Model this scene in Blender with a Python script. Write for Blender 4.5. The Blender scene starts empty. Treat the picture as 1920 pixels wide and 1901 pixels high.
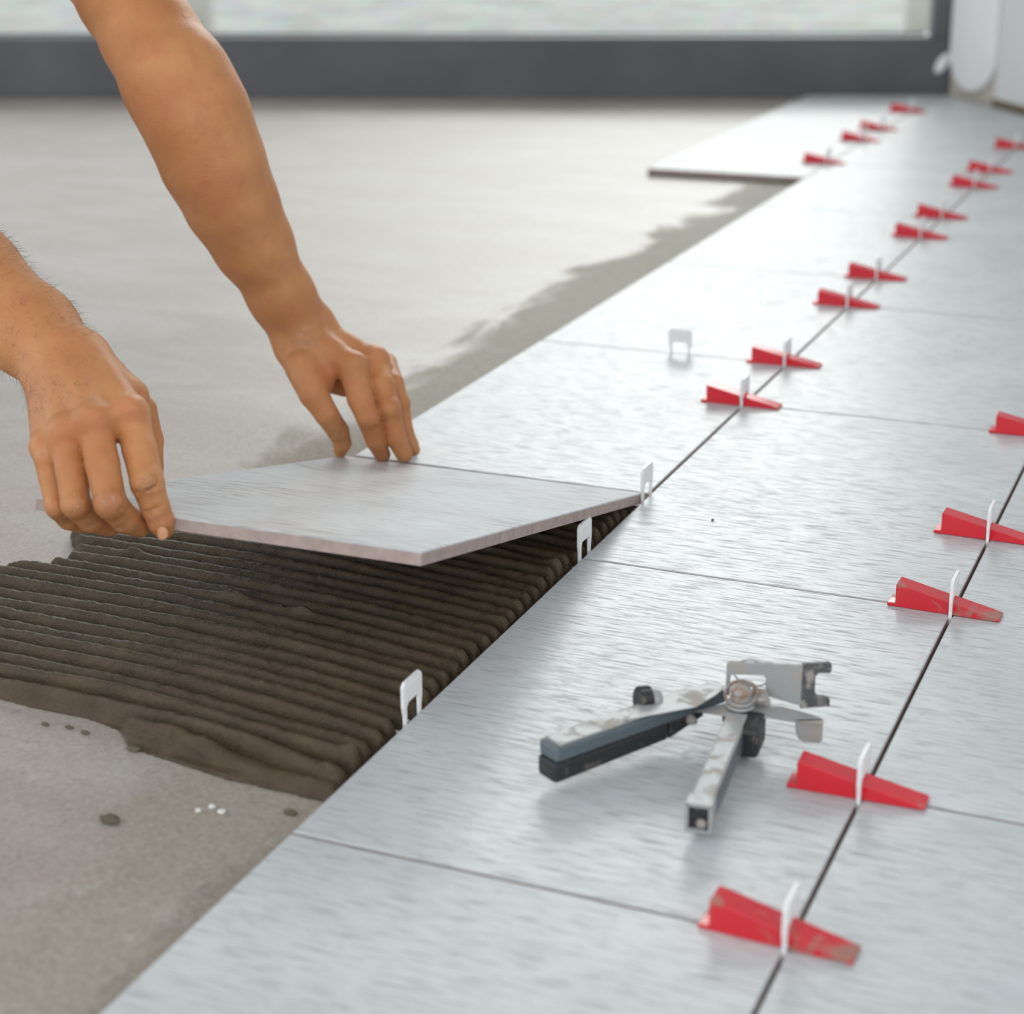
import bpy, bmesh, math, random
import numpy as np
from mathutils import Vector, Matrix

# ------------------------------------------------------------------ camera
# Modelling unit: 1 u = the width of one floor tile = 0.30 m. Meshes are scaled by S.
S = 0.30
F = 3386.1                                   # focal length in pixels of the 1920 px frame
YAW, PITCH, ROLL = 0.4039, 0.3420, -0.0085
CAM = np.array([1.6281, -2.6882, 1.7779])    # u
D = 1.5934                                   # tile length, u
OFF = 0.5724                                 # running-bond offset of the even rows, u
TH = 0.030                                   # tile thickness, u
FLOOR_Z = -0.046                             # raw screed level, u (tile tops are z = 0)

def cam_axes():
    cy, sy = math.cos(YAW), math.sin(YAW)
    f = np.array([-sy*math.cos(PITCH), cy*math.cos(PITCH), -math.sin(PITCH)])
    r = np.array([cy, sy, 0.0]); u = np.cross(r, f)
    c, s = math.cos(ROLL), math.sin(ROLL)
    return c*r + s*u, -s*r + c*u, f
AX_R, AX_U, AX_F = cam_axes()

def at(px, py, depth):
    """measured point of the photograph at a chosen distance -> u"""
    return CAM + depth*(AX_R*(px-960)/F + AX_U*(950.5-py)/F + AX_F)

def on_z(px, py, z=0.0):
    """measured point of the photograph on a level plane -> u"""
    v = AX_R*(px-960)/F + AX_U*(950.5-py)/F + AX_F
    return CAM + v*(z-CAM[2])/v[2]

sc = bpy.context.scene
COL = sc.collection
cam_data = bpy.data.cameras.new('camera')
cam = bpy.data.objects.new('camera', cam_data); COL.objects.link(cam)
cam_data.sensor_fit = 'HORIZONTAL'; cam_data.sensor_width = 36.0
cam_data.lens = F*36.0/1920.0
cam_data.clip_start = 0.05; cam_data.clip_end = 200
M = Matrix.Identity(4)
for i in range(3):
    M[i][0], M[i][1], M[i][2], M[i][3] = AX_R[i], AX_U[i], -AX_F[i], CAM[i]*S
cam.matrix_world = M
cam_data.dof.use_dof = True
cam_data.dof.focus_distance = 4.65*S
cam_data.dof.aperture_fstop = 5.8
sc.camera = cam

# ------------------------------------------------------------------ light
SKY_STRENGTH = 1.46
w = bpy.data.worlds.new('overcast_sky'); sc.world = w; w.use_nodes = True
wn = w.node_tree.nodes; wl = w.node_tree.links
wn.clear()
wo = wn.new('ShaderNodeOutputWorld'); wb = wn.new('ShaderNodeBackground')
wb.inputs['Color'].default_value = (0.945, 0.97, 1.0, 1); wb.inputs['Strength'].default_value = SKY_STRENGTH
wl.new(wb.outputs[0], wo.inputs[0])

# veiled sun high behind the window wall, slightly to the right
SUN_AZ, SUN_EL, SUN_ANGLE, SUN_STRENGTH = math.radians(-14.0), math.radians(28.5), 26.0, 1.15
sd = bpy.data.lights.new('veiled_sun', 'SUN'); sd.energy = SUN_STRENGTH; sd.angle = math.radians(SUN_ANGLE); sd.color = (1.0, 0.985, 0.96)
so = bpy.data.objects.new('veiled_sun', sd); COL.objects.link(so)
so.rotation_euler = Vector((math.sin(SUN_AZ)*math.cos(SUN_EL), math.cos(SUN_AZ)*math.cos(SUN_EL), math.sin(SUN_EL))).to_track_quat('Z', 'Y').to_euler()

sc.view_settings.view_transform = 'Standard'
sc.view_settings.look = 'None'
sc.view_settings.gamma = 1.0
sc.view_settings.use_curve_mapping = False
sc.view_settings.exposure = 0.16

random.seed(7); RNG = np.random.default_rng(7)

# ------------------------------------------------------------------ materials
def new_mat(name):
    m = bpy.data.materials.new(name); m.use_nodes = True
    nt = m.node_tree; b = nt.nodes['Principled BSDF']
    return m, nt, b

class N:
    """tiny node-graph helper"""
    def __init__(s, nt): s.nt = nt
    def node(s, t, **kw):
        n = s.nt.nodes.new(t)
        for k, v in kw.items(): setattr(n, k, v)
        return n
    def link(s, a, b): s.nt.links.new(a, b)
    def setin(s, n, i, v):
        if hasattr(v, 'is_linked') or isinstance(v, bpy.types.NodeSocket): s.link(v, n.inputs[i])
        else: n.inputs[i].default_value = v
    def math(s, op, a, b=0.0, c=0.0, clamp=False):
        n = s.node('ShaderNodeMath', operation=op, use_clamp=clamp)
        s.setin(n, 0, a); s.setin(n, 1, b); s.setin(n, 2, c)
        return n.outputs[0]
    def coords(s, kind='Object'):
        return s.node('ShaderNodeTexCoord').outputs[kind]
    def mapping(s, vec, scale=(1, 1, 1), rot=(0, 0, 0), loc=(0, 0, 0)):
        n = s.node('ShaderNodeMapping')
        s.link(vec, n.inputs['Vector'])
        n.inputs['Scale'].default_value = scale; n.inputs['Rotation'].default_value = rot
        s.setin(n, 'Location', loc)
        return n.outputs[0]
    def noise(s, vec, scale, detail=3.0, rough=0.55, dist=0.0):
        n = s.node('ShaderNodeTexNoise')
        s.link(vec, n.inputs['Vector'])
        n.inputs['Scale'].default_value = scale; n.inputs['Detail'].default_value = detail
        n.inputs['Roughness'].default_value = rough; n.inputs['Distortion'].default_value = dist
        return n.outputs['Fac']
    def ramp(s, fac, stops):
        n = s.node('ShaderNodeValToRGB')
        s.link(fac, n.inputs[0])
        e = n.color_ramp.elements
        while len(e) < len(stops): e.new(0.5)
        for k, (p, c) in enumerate(stops):
            e[k].position = p
            e[k].color = (c, c, c, 1) if not hasattr(c, '__len__') else (*c[:3], 1)
        return n.outputs[0]
    def mix(s, fac, a, b, mode='MIX'):
        n = s.node('ShaderNodeMix', data_type='RGBA', blend_type=mode)
        s.setin(n, 0, fac)
        for i, v in ((6, a), (7, b)):
            if isinstance(v, bpy.types.NodeSocket): s.link(v, n.inputs[i])
            else: n.inputs[i].default_value = (*v[:3], 1)
        return n.outputs[2]
    def bump(s, h, strength, dist, normal=None):
        n = s.node('ShaderNodeBump')
        n.inputs['Strength'].default_value = strength; n.inputs['Distance'].default_value = dist
        s.link(h, n.inputs['Height'])
        if normal is not None: s.link(normal, n.inputs['Normal'])
        return n.outputs[0]
    def sep(s, vec):
        n = s.node('ShaderNodeSeparateXYZ'); s.link(vec, n.inputs[0]); return n.outputs

def simple(name, col, rough=0.5, metal=0.0, var=0.12, vscale=20.0, bump=0.0, bscale=200.0, bdist=0.001):
    m, nt, b = new_mat(name); g = N(nt)
    co = g.coords()
    n = g.noise(co, vscale, 4)
    c = g.mix(g.ramp(n, [(0.3, 0.0), (0.7, 1.0)]), tuple(x*(1-var) for x in col), tuple(min(1, x*(1+var)) for x in col))
    g.link(c, b.inputs['Base Color'])
    b.inputs['Roughness'].default_value = rough; b.inputs['Metallic'].default_value = metal
    if bump: g.link(g.bump(g.noise(co, bscale, 3), bump, bdist), b.inputs['Normal'])
    return m

def mat_tile(name='glazed_tile', dusty=False):
    m, nt, b = new_mat(name); g = N(nt)
    rnd = g.node('ShaderNodeObjectInfo').outputs['Random']
    off = g.node('ShaderNodeCombineXYZ')
    g.link(g.math('MULTIPLY', rnd, 37.0), off.inputs[0]); g.link(g.math('MULTIPLY', rnd, 91.0), off.inputs[1])
    co = g.node('ShaderNodeVectorMath', operation='ADD')
    g.link(g.coords(), co.inputs[0]); g.link(off.outputs[0], co.inputs[1]); co = co.outputs[0]
    streak = g.noise(g.mapping(co, (34, 420, 60), (0, 0, 0.03)), 1.0, 5, 0.66, 0.35)
    fine = g.noise(g.mapping(co, (130, 700, 60)), 1.0, 3, 0.6)
    diag = g.noise(g.mapping(co, (55, 210, 60), (0, 0, 0.9)), 1.0, 4, 0.6, 0.4)
    cloud = g.noise(co, 9.0, 3, 0.5)
    patch = g.ramp(g.noise(co, 5.0, 2), [(0.45, 0.0), (0.62, 1.0)])
    mark = g.ramp(streak, [(0.50, 0.0), (0.66, 1.0)])
    dmark = g.math('MULTIPLY', g.ramp(diag, [(0.52, 0.0), (0.68, 1.0)]), patch)
    wear = g.math('MAXIMUM', mark, g.math('MULTIPLY', dmark, 0.8))
    base = g.mix(g.ramp(cloud, [(0.3, 0.0), (0.7, 1.0)]), (0.53, 0.562, 0.578), (0.63, 0.66, 0.672))
    col = g.mix(g.math('MULTIPLY', wear, 0.75), base, (0.31, 0.332, 0.345))
    if dusty:
        ds = g.noise(g.mapping(co, (26, 260, 60)), 1.0, 5, 0.65, 0.4)
        zone = g.ramp(g.noise(co, 7.0, 2), [(0.42, 0.0), (0.60, 1.0)])
        col = g.mix(g.math('MULTIPLY', g.math('MULTIPLY', g.ramp(ds, [(0.46, 0.0), (0.60, 1.0)]), zone), 0.7), col, (0.26, 0.20, 0.19))
    g.link(col, b.inputs['Base Color'])
    r = g.math('MULTIPLY_ADD', wear, 0.24, 0.28)
    r = g.math('MULTIPLY_ADD', cloud, 0.10, r)
    g.link(r, b.inputs['Roughness'])
    b.inputs['Specular IOR Level'].default_value = 0.31
    h = g.math('ADD', g.math('MULTIPLY', wear, -0.8), g.math('MULTIPLY', fine, 0.5))
    h = g.math('ADD', h, streak)
    g.link(g.bump(h, 0.24, 0.0004), b.inputs['Normal'])
    return m

def mat_concrete():
    m, nt, b = new_mat('concrete_screed'); g = N(nt)
    co = g.coords()
    big = g.noise(co, 1.6, 5, 0.6); mid = g.noise(g.mapping(co, (4, 9, 4), (0, 0, 0.3)), 1.0, 5, 0.65, 0.5)
    grit = g.noise(co, 330.0, 3, 0.65); spot = g.noise(co, 60.0, 3, 0.5)
    base = g.mix(g.ramp(big, [(0.35, 0.0), (0.65, 1.0)]), (0.335, 0.278, 0.238), (0.43, 0.375, 0.33))
    base = g.mix(g.ramp(mid, [(0.42, 0.0), (0.68, 0.75)]), base, (0.53, 0.505, 0.47))
    # broad bands of dried adhesive washed over the screed beside the laid rows
    X, Y, Z = g.sep(co)
    wob = g.math('MULTIPLY_ADD', g.noise(g.mapping(co, (7, 4, 4)), 1.0, 5, 0.65, 0.6), 0.30, -0.15)
    def band(x0, x1, soft):
        xx = g.math('ADD', X, wob)
        a = g.math('DIVIDE', g.math('SUBTRACT', xx, x0), soft, clamp=True)
        c = g.math('DIVIDE', g.math('SUBTRACT', x1, xx), soft, clamp=True)
        return g.math('MULTIPLY', a, c)
    far = g.math('MULTIPLY', band(-1.40*S, -0.7*S, 0.035), g.math('GREATER_THAN', Y, 2.05*S))
    near = g.math('MULTIPLY', band(-0.42*S, 0.4*S, 0.05), g.math('LESS_THAN', Y, 0.55*S))
    near2 = g.math('MULTIPLY', band(-0.10*S, 0.4*S, 0.012), g.math('LESS_THAN', Y, 0.1*S))  # narrow darker brown strip along the front tile edge
    base = g.mix(g.math('MULTIPLY', far, 0.9), base, (0.30, 0.285, 0.215))
    base = g.mix(g.math('MULTIPLY', near, 0.7), base, (0.315, 0.29, 0.22))
    base = g.mix(g.math('MULTIPLY', near2, 0.45), base, (0.17, 0.145, 0.11))
    base = g.mix(g.math('MULTIPLY', g.ramp(spot, [(0.62, 0.0), (0.72, 1.0)]), 0.35), base, (0.20, 0.18, 0.16))
    base = g.mix(g.math('MULTIPLY', g.ramp(g.noise(co, 31.0, 4), [(0.64, 0.0), (0.72, 1.0)]), 0.4), base, (0.60, 0.58, 0.55))
    col = g.mix(0.38, base, g.ramp(grit, [(0.3, (0.18, 0.15, 0.13)), (0.7, (0.56, 0.51, 0.47))]))
    g.link(col, b.inputs['Base Color'])
    g.link(g.math('MULTIPLY_ADD', big, 0.2, g.math('MULTIPLY_ADD', g.math('MAXIMUM', far, near), 0.3, 0.32)), b.inputs['Roughness'])
    b.inputs['Specular IOR Level'].default_value = 0.36
    h = g.math('ADD', g.math('MULTIPLY', grit, 0.35), g.math('MULTIPLY', spot, 1.0))
    g.link(g.bump(h, 0.14, 0.0007), b.inputs['Normal'])
    return m

def mat_mortar():
    m, nt, b = new_mat('wet_tile_adhesive'); g = N(nt)
    co = g.coords()
    n = g.noise(co, 35, 5, 0.6); gr = g.noise(co, 900, 2, 0.6); gm = g.noise(co, 320, 3, 0.6)
    col = g.mix(g.ramp(n, [(0.3, 0.0), (0.7, 1.0)]), (0.056, 0.038, 0.018), (0.100, 0.072, 0.038))
    g.link(col, b.inputs['Base Color'])
    g.link(g.math('MULTIPLY_ADD', gm, 0.3, 0.22), b.inputs['Roughness'])
    b.inputs['Specular IOR Level'].default_value = 0.38
    g.link(g.bump(g.math('ADD', gr, gm), 0.75, 0.0014), b.inputs['Normal'])
    return m

def mat_skin():
    m, nt, b = new_mat('tanned_skin'); g = N(nt)
    co = g.coords()
    big = g.noise(co, 18, 4, 0.55); mid = g.noise(co, 60, 4, 0.6); fine = g.noise(co, 420, 3, 0.6)
    crease = g.noise(g.mapping(co, (160, 160, 420)), 1.0, 3, 0.6, 0.8)
    col = g.mix(g.ramp(big, [(0.3, 0.0), (0.7, 1.0)]), (0.47, 0.188, 0.068), (0.60, 0.280, 0.112))
    col = g.mix(g.math('MULTIPLY', g.ramp(mid, [(0.5, 0.0), (0.72, 1.0)]), 0.45), col, (0.50, 0.155, 0.075))
    col = g.mix(g.math('MULTIPLY', g.ramp(g.noise(co, 95, 4), [(0.60, 0.0), (0.72, 1.0)]), 0.30), col, (0.36, 0.19, 0.085))
    red = g.node('ShaderNodeAttribute'); red.attribute_name = 'redness'
    dirt = g.node('ShaderNodeAttribute'); dirt.attribute_name = 'dirt'
    blot = g.ramp(g.noise(co, 130, 4, 0.65), [(0.38, 0.25), (0.62, 1.0)])
    col = g.mix(g.math('MULTIPLY', red.outputs['Fac'], 0.24), col, (0.56, 0.150, 0.080))
    col = g.mix(g.math('MULTIPLY', g.math('MULTIPLY', dirt.outputs['Fac'], blot), 0.5), col, (0.24, 0.145, 0.075))
    dust = g.math('MULTIPLY', g.math('MULTIPLY', dirt.outputs['Fac'], g.ramp(g.noise(co, 210, 4, 0.7), [(0.56, 0.0), (0.68, 1.0)])), 0.4)
    col = g.mix(dust, col, (0.55, 0.48, 0.40))
    g.link(col, b.inputs['Base Color'])
    b.inputs['Roughness'].default_value = 0.50; b.inputs['Specular IOR Level'].default_value = 0.40
    b.inputs['Subsurface Weight'].default_value = 0.12
    b.inputs['Subsurface Radius'].default_value = (0.010, 0.004, 0.002)
    b.inputs['Subsurface Scale'].default_value = 0.35
    h = g.math('ADD', g.math('MULTIPLY', fine, 0.5), g.math('MULTIPLY', crease, 0.8))
    h = g.math('MULTIPLY_ADD', mid, 1.2, h)
    g.link(g.bump(h, 0.5, 0.0012), b.inputs['Normal'])
    return m

def mat_dirty(name, col, mud, amount=0.5, rough=0.4, metal=0.0, scale=60.0, lo=0.52):
    m, nt, b = new_mat(name); g = N(nt)
    co = g.coords()
    n = g.noise(co, scale, 5, 0.6, 0.4)
    k = g.math('MULTIPLY', g.ramp(n, [(lo, 0.0), (lo+0.12, 1.0)]), amount)
    g.link(g.mix(k, col, mud), b.inputs['Base Color'])
    g.link(g.math('MULTIPLY_ADD', k, 0.4, rough), b.inputs['Roughness'])
    g.link(g.math('MULTIPLY', g.math('SUBTRACT', 1.0, k), metal), b.inputs['Metallic'])
    g.link(g.bump(k, 0.3, 0.0006), b.inputs['Normal'])
    if name.startswith('red'): b.inputs['Specular IOR Level'].default_value = 0.8
    return m

def mat_gravel():
    m, nt, b = new_mat('terrace_gravel'); g = N(nt)
    co = g.coords()
    v = g.node('ShaderNodeTexVoronoi'); g.link(co, v.inputs['Vector']); v.inputs['Scale'].default_value = 22
    n = g.noise(co, 3.5, 4, 0.6)
    col = g.mix(g.ramp(n, [(0.35, 0.0), (0.65, 1.0)]), (0.24, 0.246, 0.228), (0.36, 0.36, 0.345))
    col = g.mix(0.3, col, v.outputs['Color'], 'SOFT_LIGHT')
    g.link(col, b.inputs['Base Color']); b.inputs['Roughness'].default_value = 0.85
    g.link(g.bump(v.outputs['Distance'], 0.5, 0.01), b.inputs['Normal'])
    return m

def mat_glass():
    m = bpy.data.materials.new('window_glass'); m.use_nodes = True
    nt = m.node_tree; nt.nodes.clear(); g = N(nt)
    o = g.node('ShaderNodeOutputMaterial'); t = g.node('ShaderNodeBsdfTransparent'); gl = g.node('ShaderNodeBsdfGlossy')
    t.inputs[0].default_value = (0.96, 0.98, 0.97, 1); gl.inputs['Roughness'].default_value = 0.02
    lw = g.node('ShaderNodeFresnel'); lw.inputs[0].default_value = 1.3
    mx = g.node('ShaderNodeMixShader')
    g.link(lw.outputs[0], mx.inputs[0]); g.link(t.outputs[0], mx.inputs[1]); g.link(gl.outputs[0], mx.inputs[2])
    g.link(mx.outputs[0], o.inputs[0])
    return m

MAT = dict(
    tile=mat_tile(), tile_dusty=mat_tile('dusty_glazed_tile', True), concrete=mat_concrete(), mortar=mat_mortar(), skin=mat_skin(),
    tile_body=simple('tile_body', (0.40, 0.315, 0.285), 0.75, var=0.15, vscale=90, bump=0.3, bscale=600),
    joint=simple('joint_adhesive', (0.085, 0.085, 0.08), 0.8, bump=0.4, bscale=300),
    plaster=simple('grey_plaster', (0.76, 0.765, 0.77), 0.8, var=0.04, vscale=3, bump=0.1, bscale=120),
    white_plaster=simple('white_plaster', (0.93, 0.94, 0.95), 0.6, var=0.03, vscale=5, bump=0.1, bscale=90),
    raw=simple('raw_screed_edge', (0.60, 0.56, 0.49), 0.85, var=0.1, vscale=8),
    brown=simple('brown_wall_base', (0.17, 0.135, 0.085), 0.9, var=0.35, vscale=14),
    frame=simple('anthracite_frame', (0.105, 0.112, 0.120), 0.45, var=0.18, vscale=4, bump=0.05, bscale=30),
    sill=simple('pale_sill', (0.50, 0.48, 0.44), 0.7, var=0.1, vscale=6),
    foam=simple('yellow_foam', (0.33, 0.27, 0.15), 0.8, var=0.2, vscale=20),
    gravel=mat_gravel(), glass=mat_glass(),
    ceiling=simple('white_ceiling', (0.80, 0.80, 0.80), 0.9, var=0.03),
    clip=simple('white_plastic', (0.88, 0.885, 0.885), 0.38, var=0.04, vscale=60),
    wedge=mat_dirty('red_plastic', (0.68, 0.006, 0.022), (0.40, 0.20, 0.17), 0.45, 0.20, scale=38, lo=0.60),
    wedge_muddy=mat_dirty('red_plastic_muddy', (0.64, 0.008, 0.022), (0.30, 0.19, 0.14), 0.8, 0.24, scale=45, lo=0.50),
    steel=mat_dirty('galvanised_steel', (0.40, 0.42, 0.42), (0.40, 0.35, 0.29), 0.75, 0.46, 0.25, 70, 0.50),
    steel_dark=mat_dirty('dark_stained_steel', (0.12, 0.125, 0.13), (0.42, 0.39, 0.34), 0.8, 0.45, 0.5, 110, 0.50),
    black=mat_dirty('black_rubber_grip', (0.022, 0.024, 0.027), (0.26, 0.22, 0.18), 0.6, 0.42, 0.0, 120, 0.58),
    blue_grey=mat_dirty('blue_grey_metal', (0.13, 0.165, 0.185), (0.33, 0.27, 0.22), 0.7, 0.40, 0.3, 70, 0.58),
    rust=mat_dirty('mud_coated_bolt', (0.38, 0.36, 0.34), (0.33, 0.21, 0.145), 0.9, 0.5, 0.2, 130, 0.48),
    shirt=simple('grey_cotton_shirt', (0.16, 0.175, 0.20), 0.9, var=0.15, vscale=9, bump=0.2, bscale=400),
    trousers=simple('dark_work_trousers', (0.045, 0.05, 0.06), 0.9, var=0.2, vscale=8, bump=0.2, bscale=400),
    shoe=simple('worn_work_shoe', (0.09, 0.06, 0.04), 0.7),
    hair=simple('dark_body_hair', (0.06, 0.035, 0.02), 0.5),
    nail=simple('fingernail', (0.58, 0.28, 0.14), 0.38, var=0.12, vscale=200),
    crumb=simple('dried_adhesive_crumb', (0.13, 0.11, 0.075), 0.85, var=0.2, vscale=200),
    chip=simple('white_chip', (0.78, 0.77, 0.73), 0.6, var=0.05),
)

# ------------------------------------------------------------------ mesh helpers
def tag(o, label=None, cat=None, group=None, kind=None):
    if label: o['label'] = label
    if cat: o['category'] = cat
    if group: o['group'] = group
    if kind: o['kind'] = kind
    return o

def mesh(name, verts, faces, mats, smooth=False, idx=None, scale=S):
    me = bpy.data.meshes.new(name)
    v = np.asarray(verts, dtype=float)*scale
    me.from_pydata(v.tolist(), [], [list(map(int, f)) for f in faces])
    for m in (mats if isinstance(mats, (list, tuple)) else [mats]): me.materials.append(m)
    if idx is not None: me.polygons.foreach_set('material_index', np.asarray(idx, dtype=np.int32))
    if smooth: me.polygons.foreach_set('use_smooth', np.ones(len(me.polygons), dtype=bool))
    me.update()
    bm = bmesh.new(); bm.from_mesh(me); bmesh.ops.recalc_face_normals(bm, faces=bm.faces); bm.to_mesh(me); bm.free()
    return me

def obj(name, me, parent=None, loc=None, kind=None):
    o = bpy.data.objects.new(name, me); COL.objects.link(o)
    if parent is not None: o.parent = parent
    if loc is not None: o.location = [float(x)*S for x in loc]
    if kind: o['kind'] = kind
    return o

def empty(name, loc=(0, 0, 0), rz=0.0, kind=None):
    o = obj(name, None, loc=loc, kind=kind); o.rotation_euler = (0, 0, rz); o.empty_display_size = 0.03
    return o

class MB:
    """collects boxes, prisms, tubes (u) into one mesh"""
    def __init__(s): s.v, s.f = [], []
    def add(s, v, f):
        o = len(s.v); s.v += [tuple(map(float, x)) for x in v]; s.f += [[i+o for i in q] for q in f]; return s
    def prism(s, bottom, top):
        n = len(bottom)
        f = [list(range(n))[::-1], list(range(n, 2*n))] + [[i, (i+1) % n, n+(i+1) % n, n+i] for i in range(n)]
        return s.add(list(bottom)+list(top), f)
    def slab(s, poly, z0, z1):
        return s.prism([(x, y, z0) for x, y in poly], [(x, y, z1) for x, y in poly])
    def box(s, x0, x1, y0, y1, z0, z1):
        return s.slab([(x0, y0), (x1, y0), (x1, y1), (x0, y1)], z0, z1)
    def bar(s, a, b, side, up, w0, h0, w1=None, h1=None):
        """box along a->b; half extents w along side, h along up"""
        a, b, side, up = map(np.asarray, (a, b, side, up)); w1 = w1 or w0; h1 = h1 or h0
        r0 = [a-side*w0-up*h0, a+side*w0-up*h0, a+side*w0+up*h0, a-side*w0+up*h0]
        r1 = [b-side*w1-up*h1, b+side*w1-up*h1, b+side*w1+up*h1, b-side*w1+up*h1]
        return s.prism(r0, r1)
    def lathe(s, c, axis, prof, n=24, ribs=0, ribamp=0.0):
        """prof = [(dist along axis, radius)]"""
        c = np.asarray(c, float); a = np.asarray(axis, float); a = a/np.linalg.norm(a)
        t = np.cross(a, [0, 0, 1.0]);
        if np.linalg.norm(t) < 1e-3: t = np.cross(a, [0, 1.0, 0])
        t /= np.linalg.norm(t); b = np.cross(a, t)
        v = []
        for h, r in prof:
            for k in range(n):
                an = 2*math.pi*k/n; rr = r*(1+ribamp*(1 if (ribs and k % 2) else 0))
                v.append(c+a*h+rr*(t*math.cos(an)+b*math.sin(an)))
        f = []
        for i in range(len(prof)-1):
            for k in range(n):
                k2 = (k+1) % n
                f.append([i*n+k, i*n+k2, (i+1)*n+k2, (i+1)*n+k])
        f.append(list(range(n))[::-1]); f.append([(len(prof)-1)*n+k for k in range(n)])
        return s.add(v, f)
    def tube(s, pts, r, n=10, closed=False):
        pts = [np.asarray(p, float) for p in pts]; m = len(pts); v = []
        for i, p in enumerate(pts):
            t = (pts[(i+1) % m] - pts[i-1]) if closed or 0 < i < m-1 else (pts[1]-pts[0] if i == 0 else pts[-1]-pts[-2])
            t = t/np.linalg.norm(t); a = np.cross(t, [0.13, 0.21, 0.97]); a /= np.linalg.norm(a); b = np.cross(t, a)
            rr = r[i] if hasattr(r, '__len__') else r
            v += [p+rr*(a*math.cos(2*math.pi*k/n)+b*math.sin(2*math.pi*k/n)) for k in range(n)]
        f = []
        for i in range(m if closed else m-1):
            for k in range(n):
                j = (i+1) % m; k2 = (k+1) % n
                f.append([i*n+k, i*n+k2, j*n+k2, j*n+k])
        if not closed: f += [list(range(n))[::-1], [(m-1)*n+k for k in range(n)]]
        return s.add(v, f)
    def mesh(s, name, mats, smooth=False, idx=None, origin=(0, 0, 0)):
        v = np.array(s.v)-np.asarray(origin, float)
        return mesh(name, v, s.f, mats, smooth, idx)
    def build(s, name, mat, parent=None, smooth=False, kind=None, bevel=0.0, loc=None, seg=2):
        o = obj(name, s.mesh(name, mat, smooth), parent, loc, kind)
        if bevel:
            b = o.modifiers.new('bevel', 'BEVEL'); b.width = bevel*S; b.segments = seg; b.limit_method = 'ANGLE'; b.angle_limit = math.radians(35)
        if smooth and bevel == 0 and False: pass
        return o

def clip_poly(poly, p, n):
    """keep the side with (x-p).n <= 0"""
    out = []
    for i in range(len(poly)):
        a, b = np.array(poly[i]), np.array(poly[(i+1) % len(poly)])
        da, db = (a-p) @ n, (b-p) @ n
        if da <= 0: out.append(tuple(a))
        if da*db < 0: out.append(tuple(a+(b-a)*da/(da-db)))
    return out

def inset(poly, d):
    """shrink a convex counter-clockwise polygon"""
    n = len(poly); L = []
    for i in range(n):
        a, b = np.array(poly[i]), np.array(poly[(i+1) % n]); t = (b-a)/np.linalg.norm(b-a)
        nn = np.array([-t[1], t[0]]); L.append((a+nn*d, t))
    out = []
    for i in range(n):
        (p, t), (q, s_) = L[i-1], L[i]
        den = t[0]*s_[1]-t[1]*s_[0]
        if abs(den) < 1e-9: out.append(tuple(q)); continue
        k = ((q-p)[0]*s_[1]-(q-p)[1]*s_[0])/den
        out.append(tuple(p+t*k))
    return out

def tile_mesh(poly, name='tile', bev=0.0028, glaze='tile'):
    n = len(poly)
    rings = [(poly, -TH), (poly, -bev), (inset(poly, bev), 0.0)]
    v = [(x, y, z) for pl, z in rings for x, y in pl]
    f = [list(range(n))[::-1]]; idx = [1]
    for r in (0, 1):
        for i in range(n):
            f.append([r*n+i, r*n+(i+1) % n, (r+1)*n+(i+1) % n, (r+1)*n+i]); idx.append(1 if r == 0 else 0)
    f.append([2*n+i for i in range(n)]); idx.append(0)
    return mesh(name, v, f, [MAT[glaze], MAT['tile_body']], idx=idx)

# ------------------------------------------------------------------ room shell
WA = math.radians(18.6)                         # the window wall is not square to the tile rows
WT = np.array([math.cos(WA), math.sin(WA)])     # along the window wall, to the right
WN = np.array([-math.sin(WA), math.cos(WA)])    # outwards
P0 = on_z(1780, 185, FLOOR_Z)[:2]               # foot of the right-hand window stile
def wp(s_, n_=0.0): return tuple(P0+WT*s_+WN*n_)
CRN = on_z(1862, 209, FLOOR_Z)[:2]              # room corner right of the reveal
RT = on_z(1925, 226, FLOOR_Z)[:2]-CRN; RT /= np.linalg.norm(RT)
RN = np.array([-RT[1], RT[0]])
if RN @ np.array([1.0, 0.0]) < 0: RN = -RN      # outwards from the right wall
WIN_L = -15.5                                   # left end of the glazing, measured along the wall
CEIL = 9.0; WIN_TOP = 7.9
s_c = float((CRN-P0) @ WT); n_c = float((CRN-P0) @ WN)
r_end = CRN+RT*17.5
l_back = P0+WT*(WIN_L-1.2)
l_front = l_back-WN*20.0
room = [tuple(l_front), tuple(r_end), tuple(CRN), wp(s_c, 0.0), wp(0, 0.55), wp(WIN_L-1.2, 0.55)]

fl = MB().slab(room, FLOOR_Z-0.3, FLOOR_Z).build('floor', MAT['concrete'], kind='structure')
tag(fl, 'bare concrete screed floor partly laid with grey tiles')

MB().slab(inset(room, -0.8), CEIL, CEIL+0.4).build('ceiling', MAT['ceiling'], kind='structure')

def wall(name, a, b, nrm, z0, z1, mat, t=0.7):
    a, b = np.array(a), np.array(b); q = nrm*t
    return MB().slab([tuple(a), tuple(b), tuple(b+q), tuple(a+q)], z0, z1).build(name, mat, kind='structure')
w_right = wall('wall_right', CRN, r_end+RT*0.8, RN, FLOOR_Z, CEIL, MAT['plaster'])
lint = MB().slab([wp(WIN_L-1.2), wp(s_c+0.6), wp(s_c+0.6, 0.7), wp(WIN_L-1.2, 0.7)], WIN_TOP, CEIL)
lint.slab([wp(WIN_L-1.2), wp(WIN_L), wp(WIN_L, 0.7), wp(WIN_L-1.2, 0.7)], FLOOR_Z, WIN_TOP)
lint.slab([wp(0.0, 0.25), wp(s_c+0.6, 0.25), wp(s_c+0.6, 0.7), wp(0.0, 0.7)], FLOOR_Z, WIN_TOP)
w_back = lint.build('wall_back', MAT['plaster'], kind='structure')

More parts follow.
